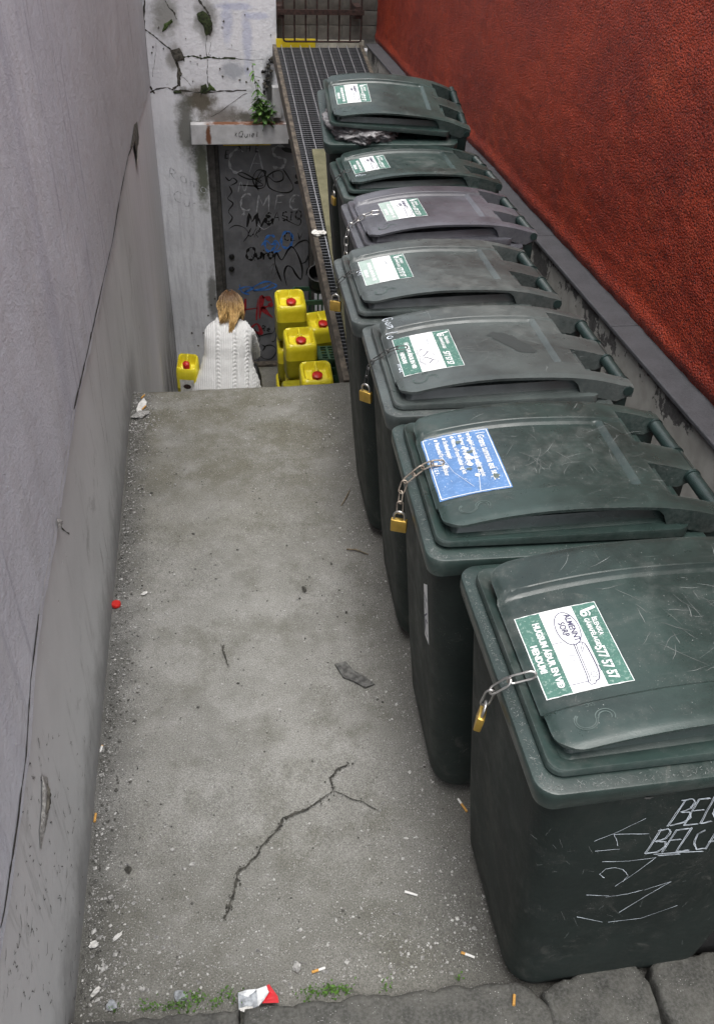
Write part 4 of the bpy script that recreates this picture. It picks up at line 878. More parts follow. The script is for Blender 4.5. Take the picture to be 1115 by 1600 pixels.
def scratches(lid, n, seed):
    m = MB(); rnd = random.Random(seed)
    for k in range(n):
        x = rnd.uniform(.07, .62); y = rnd.uniform(-.25, .25); a = rnd.choice((rnd.gauss(.9, .5), rnd.gauss(-.6, .6), rnd.uniform(0, 6.28))); L = rnd.uniform(.012, .075)*(1.6 if rnd.random() < .12 else 1); c = rnd.gauss(0, 3.5)
        if rnd.random() < .55: cx_, cy_ = rnd.choice(((.40,.10),(.33,-.05),(.50,.02),(.20,.20),(.45,-.20))); x, y = cx_ + rnd.gauss(0,.05), cy_ + rnd.gauss(0,.045)
        pts = []
        for i in range(6):
            pts.append((x, y)); x += math.cos(a)*L/5; y += math.sin(a)*L/5; a += c*L/5 + rnd.gauss(0, .12)
        if any(abs(q[1]) > .236 or q[0] < .062 or q[0] > .63 for q in pts) or any(abs(abs(q[1])-.150) < .008 for q in pts): continue
        w = rnd.uniform(.0003, .00095); m.ribbon([LP(px, py, .0007) for px, py in pts], [w*.3, w, w*1.2, w, w*.7, w*.2], (0,0,1), lift=0)
    for k in range(n*2):
        x = rnd.uniform(.06, .62); y = rnd.uniform(-.235, .235); s = rnd.uniform(.0004, .0013)
        if abs(abs(y)-.150) < .008: continue
        m.add([LP(x-s, y, .0007), LP(x, y-s*rnd.uniform(.5,1.5), .0007), LP(x+s, y+s*.3, .0007), LP(x, y+s, .0007)], [(0,1,2,3)])
    o = obj('scratches', m, M['scratch'], lid); o['kind'] = 'stuff'; return o
def lid_writing(lid, s, h, x, y, seed):
    m = MB()
    for pl in strokes(s, h, .1, .3, seed, .06):
        q = []
        for i in range(len(pl)-1):
            for t in (0, .5): q.append((lerp(pl[i][0], pl[i+1][0], t), lerp(pl[i][1], pl[i+1][1], t)))
        q.append(pl[-1])
        m.ribbon([LP(x + v, y - u, .0013) for u, v in q], .0024, (0,0,1), lift=0)
    return obj('chalk_writing', m, M['chalk'], lid)
def rim_scuffs():
    m = MB(); rnd = random.Random(19)
    for k in range(700):
        e = rnd.random()
        if e < .45: x, y, dx, dy = .006 + abs(rnd.gauss(0, .010)), rnd.uniform(-.27, .27), rnd.gauss(.5, .5), rnd.gauss(0, .6)
        elif e < .85: x, y, dx, dy = rnd.uniform(.02, .62), -.289 + abs(rnd.gauss(0, .010)), rnd.gauss(0, .6), rnd.gauss(.5, .5)
        else: a = R(rnd.uniform(180, 270)); rr = .040 - abs(rnd.gauss(0, .010)); x, y, dx, dy = .042 + rr*math.cos(a), -.253 + rr*math.sin(a), rnd.gauss(0, 1), rnd.gauss(0, 1)
        if x < .005: continue
        L = rnd.uniform(.001, .007)*(2.5 if rnd.random() < .08 else 1); q = math.hypot(dx, dy) + 1e-6; dx, dy = dx/q*L, dy/q*L; w = rnd.uniform(.0003, .0011)
        P = [Vector((x, y, 1.0012)), Vector((x+dx*.5, y+dy*.5, 1.0012)), Vector((x+dx, y+dy, 1.0012))]
        if any(v.x < .006 or abs(v.y) > .289 or (v.x > .034 and abs(v.y) < .258) for v in P): continue
        m.ribbon(P, [w*.4, w, w*.4], (0,0,1), lift=0)
    return m
RIMSC = rim_scuffs().mesh('scuffs', M['rim_scuff'])
BINS = []
def make_bin(label, loc, yaw=0, pitch=0, roll=0, kit=GREEN, lid_open=0, seed=0, nscr=60, first=[None]):
    rot = (R(pitch), R(roll), R(yaw))
    t = thing('wheelie_bin', label, 'wheelie bin', loc, rot, 'wheelie bins in a row along the red wall')
    t.scale = (1.03, 1, 1)
    obj('body', kit['body'], None, t)
    rim = obj('rim', kit['rim'], None, t)
    o = obj('scuffs', RIMSC, None, rim); o['kind'] = 'stuff'
    obj('handle_bar', BAR, None, t)
    for s in (-1, 1): obj('wheel', whm, None, t, loc=(.665, s*.17, .1))
    lid = obj('lid', kit['lid'], None, t, loc=(HX, 0, HZ)); lid.rotation_euler = (0, R(lid_open), 0)
    obj('lid_emblem', LOGO, None, lid)
    scratches(lid, nscr, seed)
    BINS.append(t); return t, lid
b1, l1 = make_bin('nearest wheelie bin, dark green, with white words scratched on its side', (.485, 1.172, 0), 0, 1.6, seed=1, nscr=95)
b2, l2 = make_bin('dark green wheelie bin with the torn blue sticker on its lid', (.438, 1.765, 0), -2, seed=2, nscr=90)
b3, l3 = make_bin('wheelie bin with a dark smudge on its lid, right behind the blue stickered one', (.456, 2.392, 0), -2, kit=GREY, seed=3, nscr=90)
b4, l4 = make_bin('grey green wheelie bin with a faded sticker, fourth from the camera', (.446, 2.99, 0), -1, kit=GREY, seed=4, nscr=60)
b5, l5 = make_bin('faded mauve grey wheelie bin, paler than all the others in the row', (.566, 3.63, 0), -.5, kit=MAUVE, seed=5, nscr=40)
b6, l6 = make_bin('dark wheelie bin just in front of the half open one with the silver bag', (.593, 4.232, .012), -.5, kit=GREEN, seed=6, nscr=40)
b7, l7 = make_bin('farthest wheelie bin, its lid propped half open by a shiny rubbish bag', (.60, 5.05, .180), -3, 13.0, kit=GREEN, lid_open=5.5, seed=7, nscr=40)
l7.rotation_euler.x = R(-2.5)
for l_, a_, r_ in ((l1,.25,.3),(l2,.5,-.5),(l3,.2,.6),(l4,.7,-.3),(l5,.3,.5),(l6,.8,-.6)): l_.rotation_euler = (R(r_*.6), R(a_), R(r_*.5))
sticker(l1, 'car', yn=-.120, yf=.092, x0=.062, x1=.222, seed=1); sticker(l2, 'blue', x0=.055, x1=.225, yn=-.125, yf=.145, seed=2); sticker(l3, 'boxes', x0=.072, x1=.245, yn=-.13, yf=.11, seed=3); sticker(l4, 'boxes_faded', x0=.072, x1=.235, yn=-.085, yf=.14, seed=4)
sticker(l5, 'circle_faded', x0=.135, x1=.30, yn=-.10, yf=.12, seed=5); sticker(l6, 'circle', x0=.075, x1=.235, yn=-.085, yf=.135, seed=6); sticker(l7, 'circle', x0=.072, x1=.235, yn=-.09, yf=.13, seed=7)
lid_writing(l3, 'Gamla', .030, .062, .235, 3); lid_writing(l3, 'mal', .026, .066, -.05, 4); lid_writing(l6, 'Gml', .032, .072, -.10, 6); lid_writing(l4, 'Grl', .020, .060, .06, 8)
# wet patch on the third lid
m = MB(); rnd = random.Random(2); pts = []
for k in range(22):
    t = k/21; cx, cy = lerp(.36, .47, t), lerp(.06, -.06, t) + .012*math.sin(t*6)
    pts.append((cx, cy, .010 + .012*math.sin(math.pi*t) + rnd.uniform(-.003, .003)))
for k in range(21):
    a, b = pts[k], pts[k+1]; m.add([LP(a[0]-a[2], a[1]-a[2], .0012), LP(a[0]+a[2], a[1]+a[2], .0012), LP(b[0]+b[2], b[1]+b[2], .0012), LP(b[0]-b[2], b[1]-b[2], .0012)], [(0,1,2,3)])
wet = N('wet_patch'); wet.inp('Base Color', (0.036, 0.045, 0.044, 1)); wet.inp('Roughness', .42); obj('smudge', m, wet.m, l3)
# scratched words on the near side of the first bin
def side_hw(z): return lerp(.221, .270, (z-.085)/(.94-.085))
I1 = None
bpy.context.view_layer.update()
MW1 = Matrix.LocRotScale(b1.location, b1.rotation_euler.to_quaternion(), (1.03,1,1)); MI1 = MW1.inverted()
def on_side(p):
    r = MI1.to_3x3() @ ray(p); o = MI1 @ CAM
    t = 1.5
    for _ in range(30):
        q = o + r*t; f = q.y + side_hw(q.z) + .0016; q2 = o + r*(t+1e-4); f2 = q2.y + side_hw(q2.z) + .0016; t -= f*1e-4/(f2-f)
    return o + r*t
def side_strokes(name, lines, w, mat):
    m = MB(); rnd = random.Random(4); nn = Vector((0, -1, .057))
    for L in lines:
        q = [on_side(p) for p in L]; q2 = []
        for i in range(len(q)-1): q2 += [q[i].lerp(q[i+1], t/4) + Vector((rnd.uniform(-1,1), 0, rnd.uniform(-1,1)))*.0007 for t in range(4)]
        q2.append(q[-1]); m.ribbon(q2, [w*rnd.uniform(.5, 1.4) for _ in q2], nn, lift=.001)
    return obj(name, m, mat, b1)
def dbl(L, dx=1.6, dy=.7): return [L, [(x+dx, y+dy) for x, y in L]]
WORDS = []
for L in ([(1041,1290),(1069,1249)],[(1063,1250),(1080,1247),(1084,1252),(1077,1262),(1062,1268)],[(1062,1268),(1076,1268),(1077,1276),(1066,1284),(1044,1289)],
          [(1066,1289),(1090,1248)],[(1090,1248),(1108,1246)],[(1080,1266),(1098,1264)],[(1066,1289),(1088,1286)],[(1092,1286),(1114,1244)],[(1092,1286),(1110,1282)],[(1128,1250),(1118,1256),(1112,1270),(1116,1280),(1130,1278)],
          [(1006,1333),(1031,1294)],[(1027,1297),(1043,1294),(1046,1299),(1038,1309),(1022,1314)],[(1022,1314),(1038,1314),(1037,1322),(1025,1330),(1006,1333)],
          [(1032,1331),(1055,1296)],[(1055,1296),(1076,1293)],[(1046,1312),(1062,1310)],[(1054,1330),(1079,1292)],[(1054,1330),(1074,1327)],[(1100,1296),(1088,1302),(1082,1316),(1086,1326),(1102,1324)],[(1100,1326),(1118,1296),(1122,1326)],[(1106,1314),(1122,1312)],[(1020,1334),(1050,1331),(1096,1329)],[(1026,1336),(1060,1333)]):
    WORDS += dbl(L)
side_strokes('scratched_words', WORDS, .0015, M['chalk'])
side_strokes('scratched_marks', [[(929,1329),(967,1326)],[(958,1303),(1013,1302)],[(958,1303),(962,1312),(964,1321)],[(927,1314),(960,1301),(1008,1278)],[(939,1346),(980,1345),(1024,1339)],[(1024,1339),(996,1360),(960,1384)],[(943,1371),(936,1365),(945,1357),(960,1355),(972,1358),(980,1367),(972,1377)],[(945,1401),(980,1396),(1003,1390)],[(1005,1390),(1047,1377)],[(1047,1377),(1010,1398),(966,1425)],[(949,1440),(1000,1434),(1057,1414)],[(915,1398),(950,1399)],[(900,1432),(940,1440)]], .0012, M['chalk'])
rnd = random.Random(31)
side_strokes('scuffs', [[(x, y), (x+rnd.uniform(-12, 12), y+rnd.uniform(-10, 14))] for x, y in [(rnd.uniform(835, 1110), rnd.uniform(1290, 1470)) for _ in range(45)]], .0005, M['scratch'])['kind'] = 'stuff'
side_strokes('scuffs', [[(1006,1246),(1020,1245)],[(1008,1247),(1016,1247)]], .0028, M['scuff'])['kind'] = 'stuff'
# white sticker with a dark scrawl on the front of the second bin
def front_x(z): return lerp(.101, .028, (z-.085)/(.94-.085))
def front_patch(pts2d, mat, name, lift=.0015):
    m = MB(); n = len(pts2d); m.add([(front_x(z)-lift, y, z) for y, z in pts2d], [tuple(range(n))]); return obj(name, m, mat, b2)
s_ = front_patch([(-.165,.60),(-.105,.58),(-.10,.76),(-.15,.80)], M['st_white'], 'side_sticker')
m = MB()
for pl in ([(-.155,.62),(-.12,.61),(-.13,.66),(-.155,.67)],[(-.12,.61),(-.115,.66),(-.15,.70),(-.115,.72)],[(-.15,.74),(-.11,.74),(-.13,.70)]): m.ribbon([(front_x(z)-.003, y, z) for y, z in pl], .006, (-1,0,-.08), lift=0)
obj('scrawl', m, M['st_ink'], b2)

# ---------------------------------------------------------------- chains and padlocks on the lids
def link_mesh(L=.036, W=.015, r=.0021):
    pts = []; h = L/2 - W/2
    for k in range(9): a = R(-90+180*k/8); pts.append((h + W/2*math.cos(a), W/2*math.sin(a), 0))
    for k in range(9): a = R(90+180*k/8); pts.append((-h + W/2*math.cos(a), W/2*math.sin(a), 0))
    return MB().tube(pts, r, 6, closed=True)
LINK = link_mesh().mesh('link', M['steel'], 60); LINKD = link_mesh().mesh('link', M['dark_steel'], 60); LINKR = link_mesh().mesh('link', M['rusty_steel'], 60)
lk_body = MB().box((-.021, -.0075, -.0385), (.021, .0075, 0), bev=.003)
LOCKB = lk_body.mesh('lock_body', M['brass'], 40)
shp = [(-.0135, 0, -.004), (-.0135, 0, .012)] + [(.0135*math.cos(R(a)), 0, .012 + .0135*math.sin(R(a))) for a in range(165, 0, -15)] + [(.0135, 0, .012), (.0135, 0, -.004)]
SHK = MB().tube(shp, .0032, 8).mesh('shackle', M['steel'], 60); KEYH = MB().lathe([(.0001,0),(.005,0),(.005,.001),(.0001,.0012)], 12).mesh('keyhole', M['black_rubber'])
def chain_and_lock(b, path, lid_e, clabel, plabel, lab_rust=False, yaw=0, tilt=0, step=.0295, thin=1.0):
    """path: points in the bin's frame from the lid over the rim; links follow it, the lock hangs at its end"""
    mw = Matrix.LocRotScale(b.location, b.rotation_euler.to_quaternion(), (1.03,1,1))
    P = [mw @ Vector(p) for p in path]
    c = thing('chain', clabel, 'chain', P[0], group='chains holding the bin lids')
    seg = [(P[i+1]-P[i]).length for i in range(len(P)-1)]; tot = sum(seg); n = max(2, int(round(tot/step)))
    def at(s):
        for i, L in enumerate(seg):
            if s <= L or i == len(seg)-1: return P[i].lerp(P[i+1], s/L)
            s -= L
    for k in range(n):
        a = at(tot*k/n); e = at(tot*(k+1)/n); d = (e-a).normalized(); mid = (a+e)/2
        up = Vector((0,0,1)) if abs(d.z) < .8 else Vector((1,0,0)); s = d.cross(up).normalized(); u = s.cross(d)
        ang = R(20 if k % 2 else 78); s2 = s*math.cos(ang) + u*math.sin(ang); u2 = d.cross(s2)
        o = bpy.data.objects.new('link', (LINKD if thin < 1 else LINKR) if lab_rust else LINK); C.objects.link(o); o.parent = c
        Lk = (e-a).length + .0065; WK = (1.0 if step < .035 else 1.15)*thin
        o.matrix_local = Matrix.Translation(-P[0]) @ Matrix(((d.x*Lk/.036, s2.x*WK, u2.x, mid.x), (d.y*Lk/.036, s2.y*WK, u2.y, mid.y), (d.z*Lk/.036, s2.z*WK, u2.z, mid.z), (0,0,0,1)))
    e = P[-1]
    t = thing('padlock', plabel, 'padlock', e + Vector((0, 0, -.022)), (R(tilt), 0, R(yaw)), 'brass padlocks hanging from the chains')
    obj('lock_body', LOCKB, None, t); obj('shackle', SHK, None, t); obj('keyhole', KEYH, None, t, loc=(0, 0, -.0386)).rotation_euler = (R(180), 0, 0)
chain_and_lock(b1, [(.052,-.07,1.052),(.030,-.066,1.046),(-.012,-.055,1.010),(-.024,-.048,.965),(-.022,-.045,.945)], 0, 'silver chain of three links over the rim of the nearest bin', 'brass padlock seen edge on, hanging on the nearest bin', yaw=66, tilt=8, step=.044)
chain_and_lock(b2, [(.088,.02,1.052),(.05,.015,1.056),(-.004,.005,1.014),(-.014,-.005,.985),(-.016,-.012,.955),(-.016,-.016,.93)], 0, 'rusty chain from the corner of the blue sticker over the bin rim', 'brass padlock on the bin with the blue sticker', True, yaw=-22, tilt=4)
chain_and_lock(b3, [(.10,.01,1.060),(.06,.015,1.056),(.0,.02,1.010),(-.012,.02,.98),(-.014,.018,.945),(-.014,.018,.93)], 0, 'thin dark chain over the rim of the bin with the smudged lid', 'brass padlock on the bin with the smudged lid', True, yaw=-40, tilt=6, thin=.72)
chain_and_lock(b4, [(.058,.03,1.052),(.03,.035,1.048),(-.006,.045,1.008),(-.014,.05,.975),(-.015,.05,.955)], 0, 'dark chain over the rim of the fourth bin', 'brass padlock hanging over the grating from the fourth bin', True, yaw=-25, thin=.7)
chain_and_lock(b5, [(.115,-.03,1.068),(.07,-.025,1.060),(.0,-.015,1.010),(-.012,-.02,.97),(-.014,-.025,.92),(-.014,-.03,.90)], 0, 'bright silver chain across the mauve grey lid', 'padlock half hidden below the rim of the mauve grey bin', yaw=-70)
chain_and_lock(b6, [(.056,-.05,1.052),(.03,-.045,1.048),(-.008,-.04,1.008),(-.014,-.04,.975),(-.015,-.04,.955)], 0, 'dark chain on the bin before the half open one', 'dull padlock on the bin before the half open one', True, yaw=-80, thin=.7)

# ---------------------------------------------------------------- rubbish bag squeezed out under the far lid
bm = bmesh.new(); bmesh.ops.create_icosphere(bm, subdivisions=5, radius=1.0)
for v in bm.verts:
    d = v.co.normalized(); n1 = mnoise.noise(d*2.3+Vector((4,1,0))); n2 = abs(mnoise.noise(d*6.0)); n3 = abs(mnoise.noise(d*14+Vector((2,0,1))))
    s = 1 + .18*n1 - .30*n2 - .13*n3; v.co = Vector((d.x*.20*s, d.y*.235*s, d.z*.060*s))
me = bpy.data.meshes.new('rubbish_bag'); bm.to_mesh(me); bm.free(); me.materials.append(M['bag'])
for p in me.polygons: p.use_smooth = True
mw7 = Matrix.LocRotScale(b7.location, b7.rotation_euler.to_quaternion(), (1.03,1,1))
o = obj('rubbish_bag', me, None); o.matrix_world = mw7 @ Matrix.Translation((.205, -.085, 1.020)); tag(o, 'shiny silver plastic rubbish bag bulging out under the propped lid', 'rubbish bag')

# ================================================================ PERSON SITTING ON THE STEPS
def ellipsoid(mb, c, r, rot=None, nu=18, nv=12, f=None):
    c = Vector(c); rings = []
    for j in range(1, nv):
        th = math.pi*j/nv; ring = []
        for i in range(nu):
            ph = 2*math.pi*i/nu; d = Vector((math.sin(th)*math.cos(ph), math.sin(th)*math.sin(ph), -math.cos(th))); s = f(d) if f else 1.0
            p = Vector((d.x*r[0], d.y*r[1], d.z*r[2]))*s; ring.append(c + (rot @ p if rot else p))
        rings.append(ring)
    mb.loft(rings, True, True)
def bake(mb, name, mat, voxel, smooth=6, deform=None):
    """join closed volumes into one continuous skin"""
    me = mb.mesh(name, mat); o = bpy.data.objects.new(name, me); C.objects.link(o)
    r = o.modifiers.new('r', 'REMESH'); r.mode = 'VOXEL'; r.voxel_size = voxel; r.use_smooth_shade = True
    s = o.modifiers.new('s', 'SMOOTH'); s.iterations = smooth; s.factor = .5
    dg = bpy.context.evaluated_depsgraph_get(); dg.update(); me2 = bpy.data.meshes.new_from_object(o.evaluated_get(dg)); bpy.data.objects.remove(o)
    me2.materials.clear(); me2.materials.append(mat); me2.name = name
    if deform:
        ns = [v.normal.copy() for v in me2.vertices]
        for v, n in zip(me2.vertices, ns): v.co = deform(v.co, n)
    for p in me2.polygons: p.use_smooth = True
    return me2
def ering(c, rx, ry, n=28, tilt=0, sq=1.0):
    out = []
    for k in range(n):
        a = 2*math.pi*k/n; ca, sa = math.cos(a), math.sin(a)
        x = rx*math.copysign(abs(ca)**sq, ca); y = ry*math.copysign(abs(sa)**sq, sa)
        out.append((c[0]+x, c[1]+y*math.cos(tilt), c[2]+y*math.sin(tilt)))
    return out
HR = Matrix.Rotation(R(-34), 3, 'X') @ Matrix.Rotation(R(-8), 3, 'Z')
HC = Vector((.108, 6.60, -.685))
def head_pt(x, y, z): return HC + HR @ Vector((x, y, z))
mb = MB()
mb.loft([ering((.035,6.31,-1.43),.15,.11), ering((.036,6.32,-1.30),.155,.11), ering((.045,6.36,-1.15),.125,.09), ering((.06,6.42,-1.0),.135,.095), ering((.070,6.47,-.88),.145,.095), ering((.074,6.51,-.81),.12,.075), ering((.078,6.535,-.77),.06,.055)])
mb.tube([(.078,6.535,-.79),(.090,6.57,-.74),(.101,6.595,-.70)], [.056,.052,.055], 14)
def headshape(d):
    s = 1.0
    if d.y > 0: s -= .06*max(0, d.y)*(1-abs(d.z))
    return s
ellipsoid(mb, HC, (.074,.092,.105), HR, f=headshape); ellipsoid(mb, head_pt(0,.035,-.062), (.052,.052,.055), HR); ellipsoid(mb, head_pt(0,.075,-.098), (.02,.018,.016), HR); ellipsoid(mb, head_pt(0,.096,-.018), (.012,.020,.024), HR); ellipsoid(mb, head_pt(0,.090,-.060), (.022,.010,.010), HR)
for s in (-1, 1): ellipsoid(mb, head_pt(s*.074,-.004,-.015), (.009,.018,.028), HR); ellipsoid(mb, head_pt(s*.036,.080,-.030), (.018,.010,.012), HR)
SH = {1: [(.225,6.51,-.845),(.275,6.60,-1.08),(.165,6.80,-1.13)], -1: [(-.055,6.53,-.85),(-.07,6.68,-1.06),(.0,6.82,-1.13)]}
def hand(mb, w, d, sgn):
    """palm, four unequal curled fingers and a thumb leaving the side of the palm"""
    w = Vector(w); d = Vector(d).normalized(); side = Vector((-sgn, .25, 0)).normalized(); up = side.cross(d); up = up if up.z > 0 else -up
    mb.tube([w, w+d*.045, w+d*.085], [.022,.032,.030], 10)
    for i, L in enumerate((.066,.074,.070,.056)):
        b = w + d*.078 + side*(.030-.020*i)*1.0; p1 = b + d*L*.45; p2 = p1 + (d*.8-up*.6)*L*.32; p3 = p2 + (d*.3-up*.95)*L*.28
        mb.tube([b-d*.02, b, p1, p2, p3], [.009,.0092,.0086,.008,.0066], 8)
    t0 = w + d*.028 + side*.026; mb.tube([w+d*.02, t0, t0+(d*.6+side*.8)*.028, t0+(d*.95+side*.55-up*.3)*.052], [.014,.0125,.0105,.0085], 8)
for s in (1, -1):
    a, b, c = SH[s]; mb.tube([a, Vector(a).lerp(Vector(b), .5), b, Vector(b).lerp(Vector(c), .4), c], [.044,.040,.034,.032,.022], 10); hand(mb, c, (-s*.45, .6, -.35), s)
    hip = (.035+s*.085,6.33,-1.37); knee = (.04+s*.15,6.74,-1.29); ank = (.04+s*.13,6.82,-1.72); mb.tube([hip, Vector(hip).lerp(Vector(knee), .5), knee, Vector(knee).lerp(Vector(ank), .35), ank], [.08,.068,.05,.048,.034], 12); mb.tube([ank, (ank[0],6.86,-1.765), (ank[0]+s*.02,6.97,-1.785)], [.034,.034,.024], 8)
pm = bake(mb, 'person', M['skin'], .0058, 4)
person = obj('person', pm, None); tag(person, 'person with long blond hair in a white knitted sweater sitting on the steps', 'person')
for s in (-1, 1):
    e = MB(); ellipsoid(e, head_pt(s*.033,.084,-.012), (.011,.008,.009), HR, 12, 8); obj('eye', e, M['eye'], person, smooth=180)
e = MB(); ellipsoid(e, head_pt(0,.097,-.060), (.020,.005,.006), HR, 14, 8); obj('lips', e, M['lip'], person, smooth=180)
# sweater
mb = MB()
mb.loft([ering((.030,6.29,-1.445),.285,.20,sq=.9), ering((.030,6.29,-1.38),.30,.20,sq=.9), ering((.032,6.30,-1.28),.285,.185,sq=.9), ering((.038,6.325,-1.17),.255,.160,sq=.9), ering((.046,6.365,-1.07),.212,.140,sq=.9), ering((.060,6.42,-.97),.186,.130,sq=.9), ering((.068,6.455,-.89),.188,.125,sq=.9), ering((.073,6.485,-.83),.194,.114,sq=.9), ering((.075,6.505,-.79),.174,.098), ering((.078,6.53,-.757),.115,.078), ering((.083,6.55,-.728),.066,.060)])
for s in (1, -1):
    a, b, c = [Vector(q) for q in SH[s]]; mb.tube([a + Vector((-s*.09,.01,.035)), a + Vector((-s*.04,0,.022)), a + Vector((0,0,-.012)), a.lerp(b, .5), b, b.lerp(c, .45), c], [.036,.055,.062,.058,.054,.050,.036], 14)
def knit(p, n):
    h = 0.0; spine = lerp(.030, .079, max(0, min(1, (p.z+1.445)/.70)))
    if n.y < .35:
        u = p.x - spine
        h += .0020*math.cos(u*2*math.pi/.0165)                                        # ribs
        for c in (-.082, .045, .140):
            d = (u - c)/.021
            if abs(d) < 1: h += (.0085*(1-d*d))*(.35 + .9*abs(math.sin(p.z*math.pi/.026 + abs(d)*1.9))) - .003*(1 if .78 < abs(d) else 0)
        if p.x > spine + .185: h += .0015*math.sin(p.z*2*math.pi/.022)
    h += .004*mnoise.noise(p*9) + .0025*mnoise.noise(Vector((p.x*6, p.y*6, p.z*22)))
    return p + n*h
sw = obj('sweater', bake(mb, 'sweater', M['knit'], .0052, 16, knit), None, person)
mb = MB()
for s in (1, -1):
    hip = Vector((.035+s*.085,6.33,-1.37)); knee = Vector((.04+s*.15,6.74,-1.285)); ank = Vector((.04+s*.13,6.815,-1.70)); mb.tube([hip, hip.lerp(knee, .5), knee, knee.lerp(ank, .35), ank], [.098,.084,.066,.060,.050], 14)
mb.loft([ering((.035,6.31,-1.441),.16,.13), ering((.035,6.31,-1.33),.165,.12), ering((.035,6.32,-1.24),.14,.10)])
obj('trousers', bake(mb, 'trousers', M['denim'], .009, 4), None, person)
for s in (1, -1):
    x = .04+s*.13; mb = MB(); mb.loft([[(x+dx*.045+s*.012*max(0, dy), 6.865+dy*.135, z) for dx, dy in [(math.cos(2*math.pi*k/18), math.sin(2*math.pi*k/18)) for k in range(18)]] for z in (-1.8035,-1.785)], True, False); mb.loft([ering((x,6.865,-1.785),.043,.13,18), ering((x,6.86,-1.755),.040,.118,18), ering((x,6.835,-1.725),.036,.075,18), ering((x,6.82,-1.70),.040,.048,18)], False, True)
    obj('shoe', mb, M['shoe'], person, smooth=60)
# hair: a cap of many tapering locks, gathered into a tail over the back
mb = MB(); rnd = random.Random(8); rx, ry, rz = .082, .100, .113
capr = MB(); ellipsoid(mb, head_pt(0,-.010,.008), (.079,.094,.108), HR, 20, 14)
for k in range(420):
    az = R(rnd.uniform(-128, 128)); th0 = R(rnd.uniform(2, 40)); th1 = R(rnd.uniform(88, 118)); pts = []; out = rnd.uniform(.002, .014) + (rnd.uniform(.004, .016) if rnd.random() < .12 else 0)
    for i in range(8):
        th = lerp(th0, th1, i/7); wv = (.0035 if k % 4 else .009)*math.sin(i*1.1+k)
        d = Vector((math.sin(th)*math.sin(az), -math.sin(th)*math.cos(az), math.cos(th)))
        pts.append(head_pt(d.x*(rx+out+wv), -.012 + d.y*(ry+out+wv), .008 + d.z*(rz+out)))
    e = pts[-1]; u = e.x - .098
    if u > -.022:
        t = rnd.random(); end = Vector((.108 - .045*t + rnd.gauss(0,.009)*(1.3-t), 6.375 + .055*(1-t), -.72 - .17*t)); mid = Vector((.125 + rnd.uniform(-.03,.035), 6.46 + rnd.uniform(-.02,.01), -.715 + rnd.uniform(-.02,.02)))
    else:
        end = Vector((.045 + rnd.uniform(-.035,.04), 6.465 + rnd.uniform(-.01,.02), -.725 + rnd.uniform(-.03,.02))); mid = e.lerp(end, .5) + Vector((-.008, -.012, 0))
    if abs(math.degrees(az)) > 85: end = e + Vector((rnd.uniform(-.01,.01), .01, -.07)); mid = e.lerp(end, .5)
    for i in range(1, 6):
        t = i/5; pts.append(e*(1-t)**2 + mid*2*t*(1-t) + end*t*t)
    w = rnd.uniform(.0022, .0046); mb.tube(pts, [w*.7]+[w]*(len(pts)-4)+[w*.8, w*.55, w*.15], 5)
for k in range(60):                                        # flyaway strands
    az = R(rnd.uniform(-130, 130)); pts = []; o_ = rnd.uniform(.010, .026)
    for i in range(9):
        th = lerp(.3, 1.9, i/8); d = Vector((math.sin(th)*math.sin(az), -math.sin(th)*math.cos(az), math.cos(th))); q_ = .003 + o_*(i/8)**1.5
        pts.append(head_pt(d.x*(rx+q_), -.012 + d.y*(ry+q_), .008 + d.z*(rz+q_*.6) - .03*(i/8)**2))
    mb.tube(pts, [.0009]*8 + [.0003], 4)
obj('hair', mb, M['hair'], person, smooth=180)
mb = MB(); mb.loft([ering((.275,6.40,-1.45),.05,.05), ering((.272,6.45,-1.20),.045,.05), ering((.262,6.50,-1.13),.03,.03)])
tag(obj('shoulder_bag', mb, M['black_plastic'], smooth=50), 'black bag beside the seated person, mostly hidden by the sweater', 'bag')

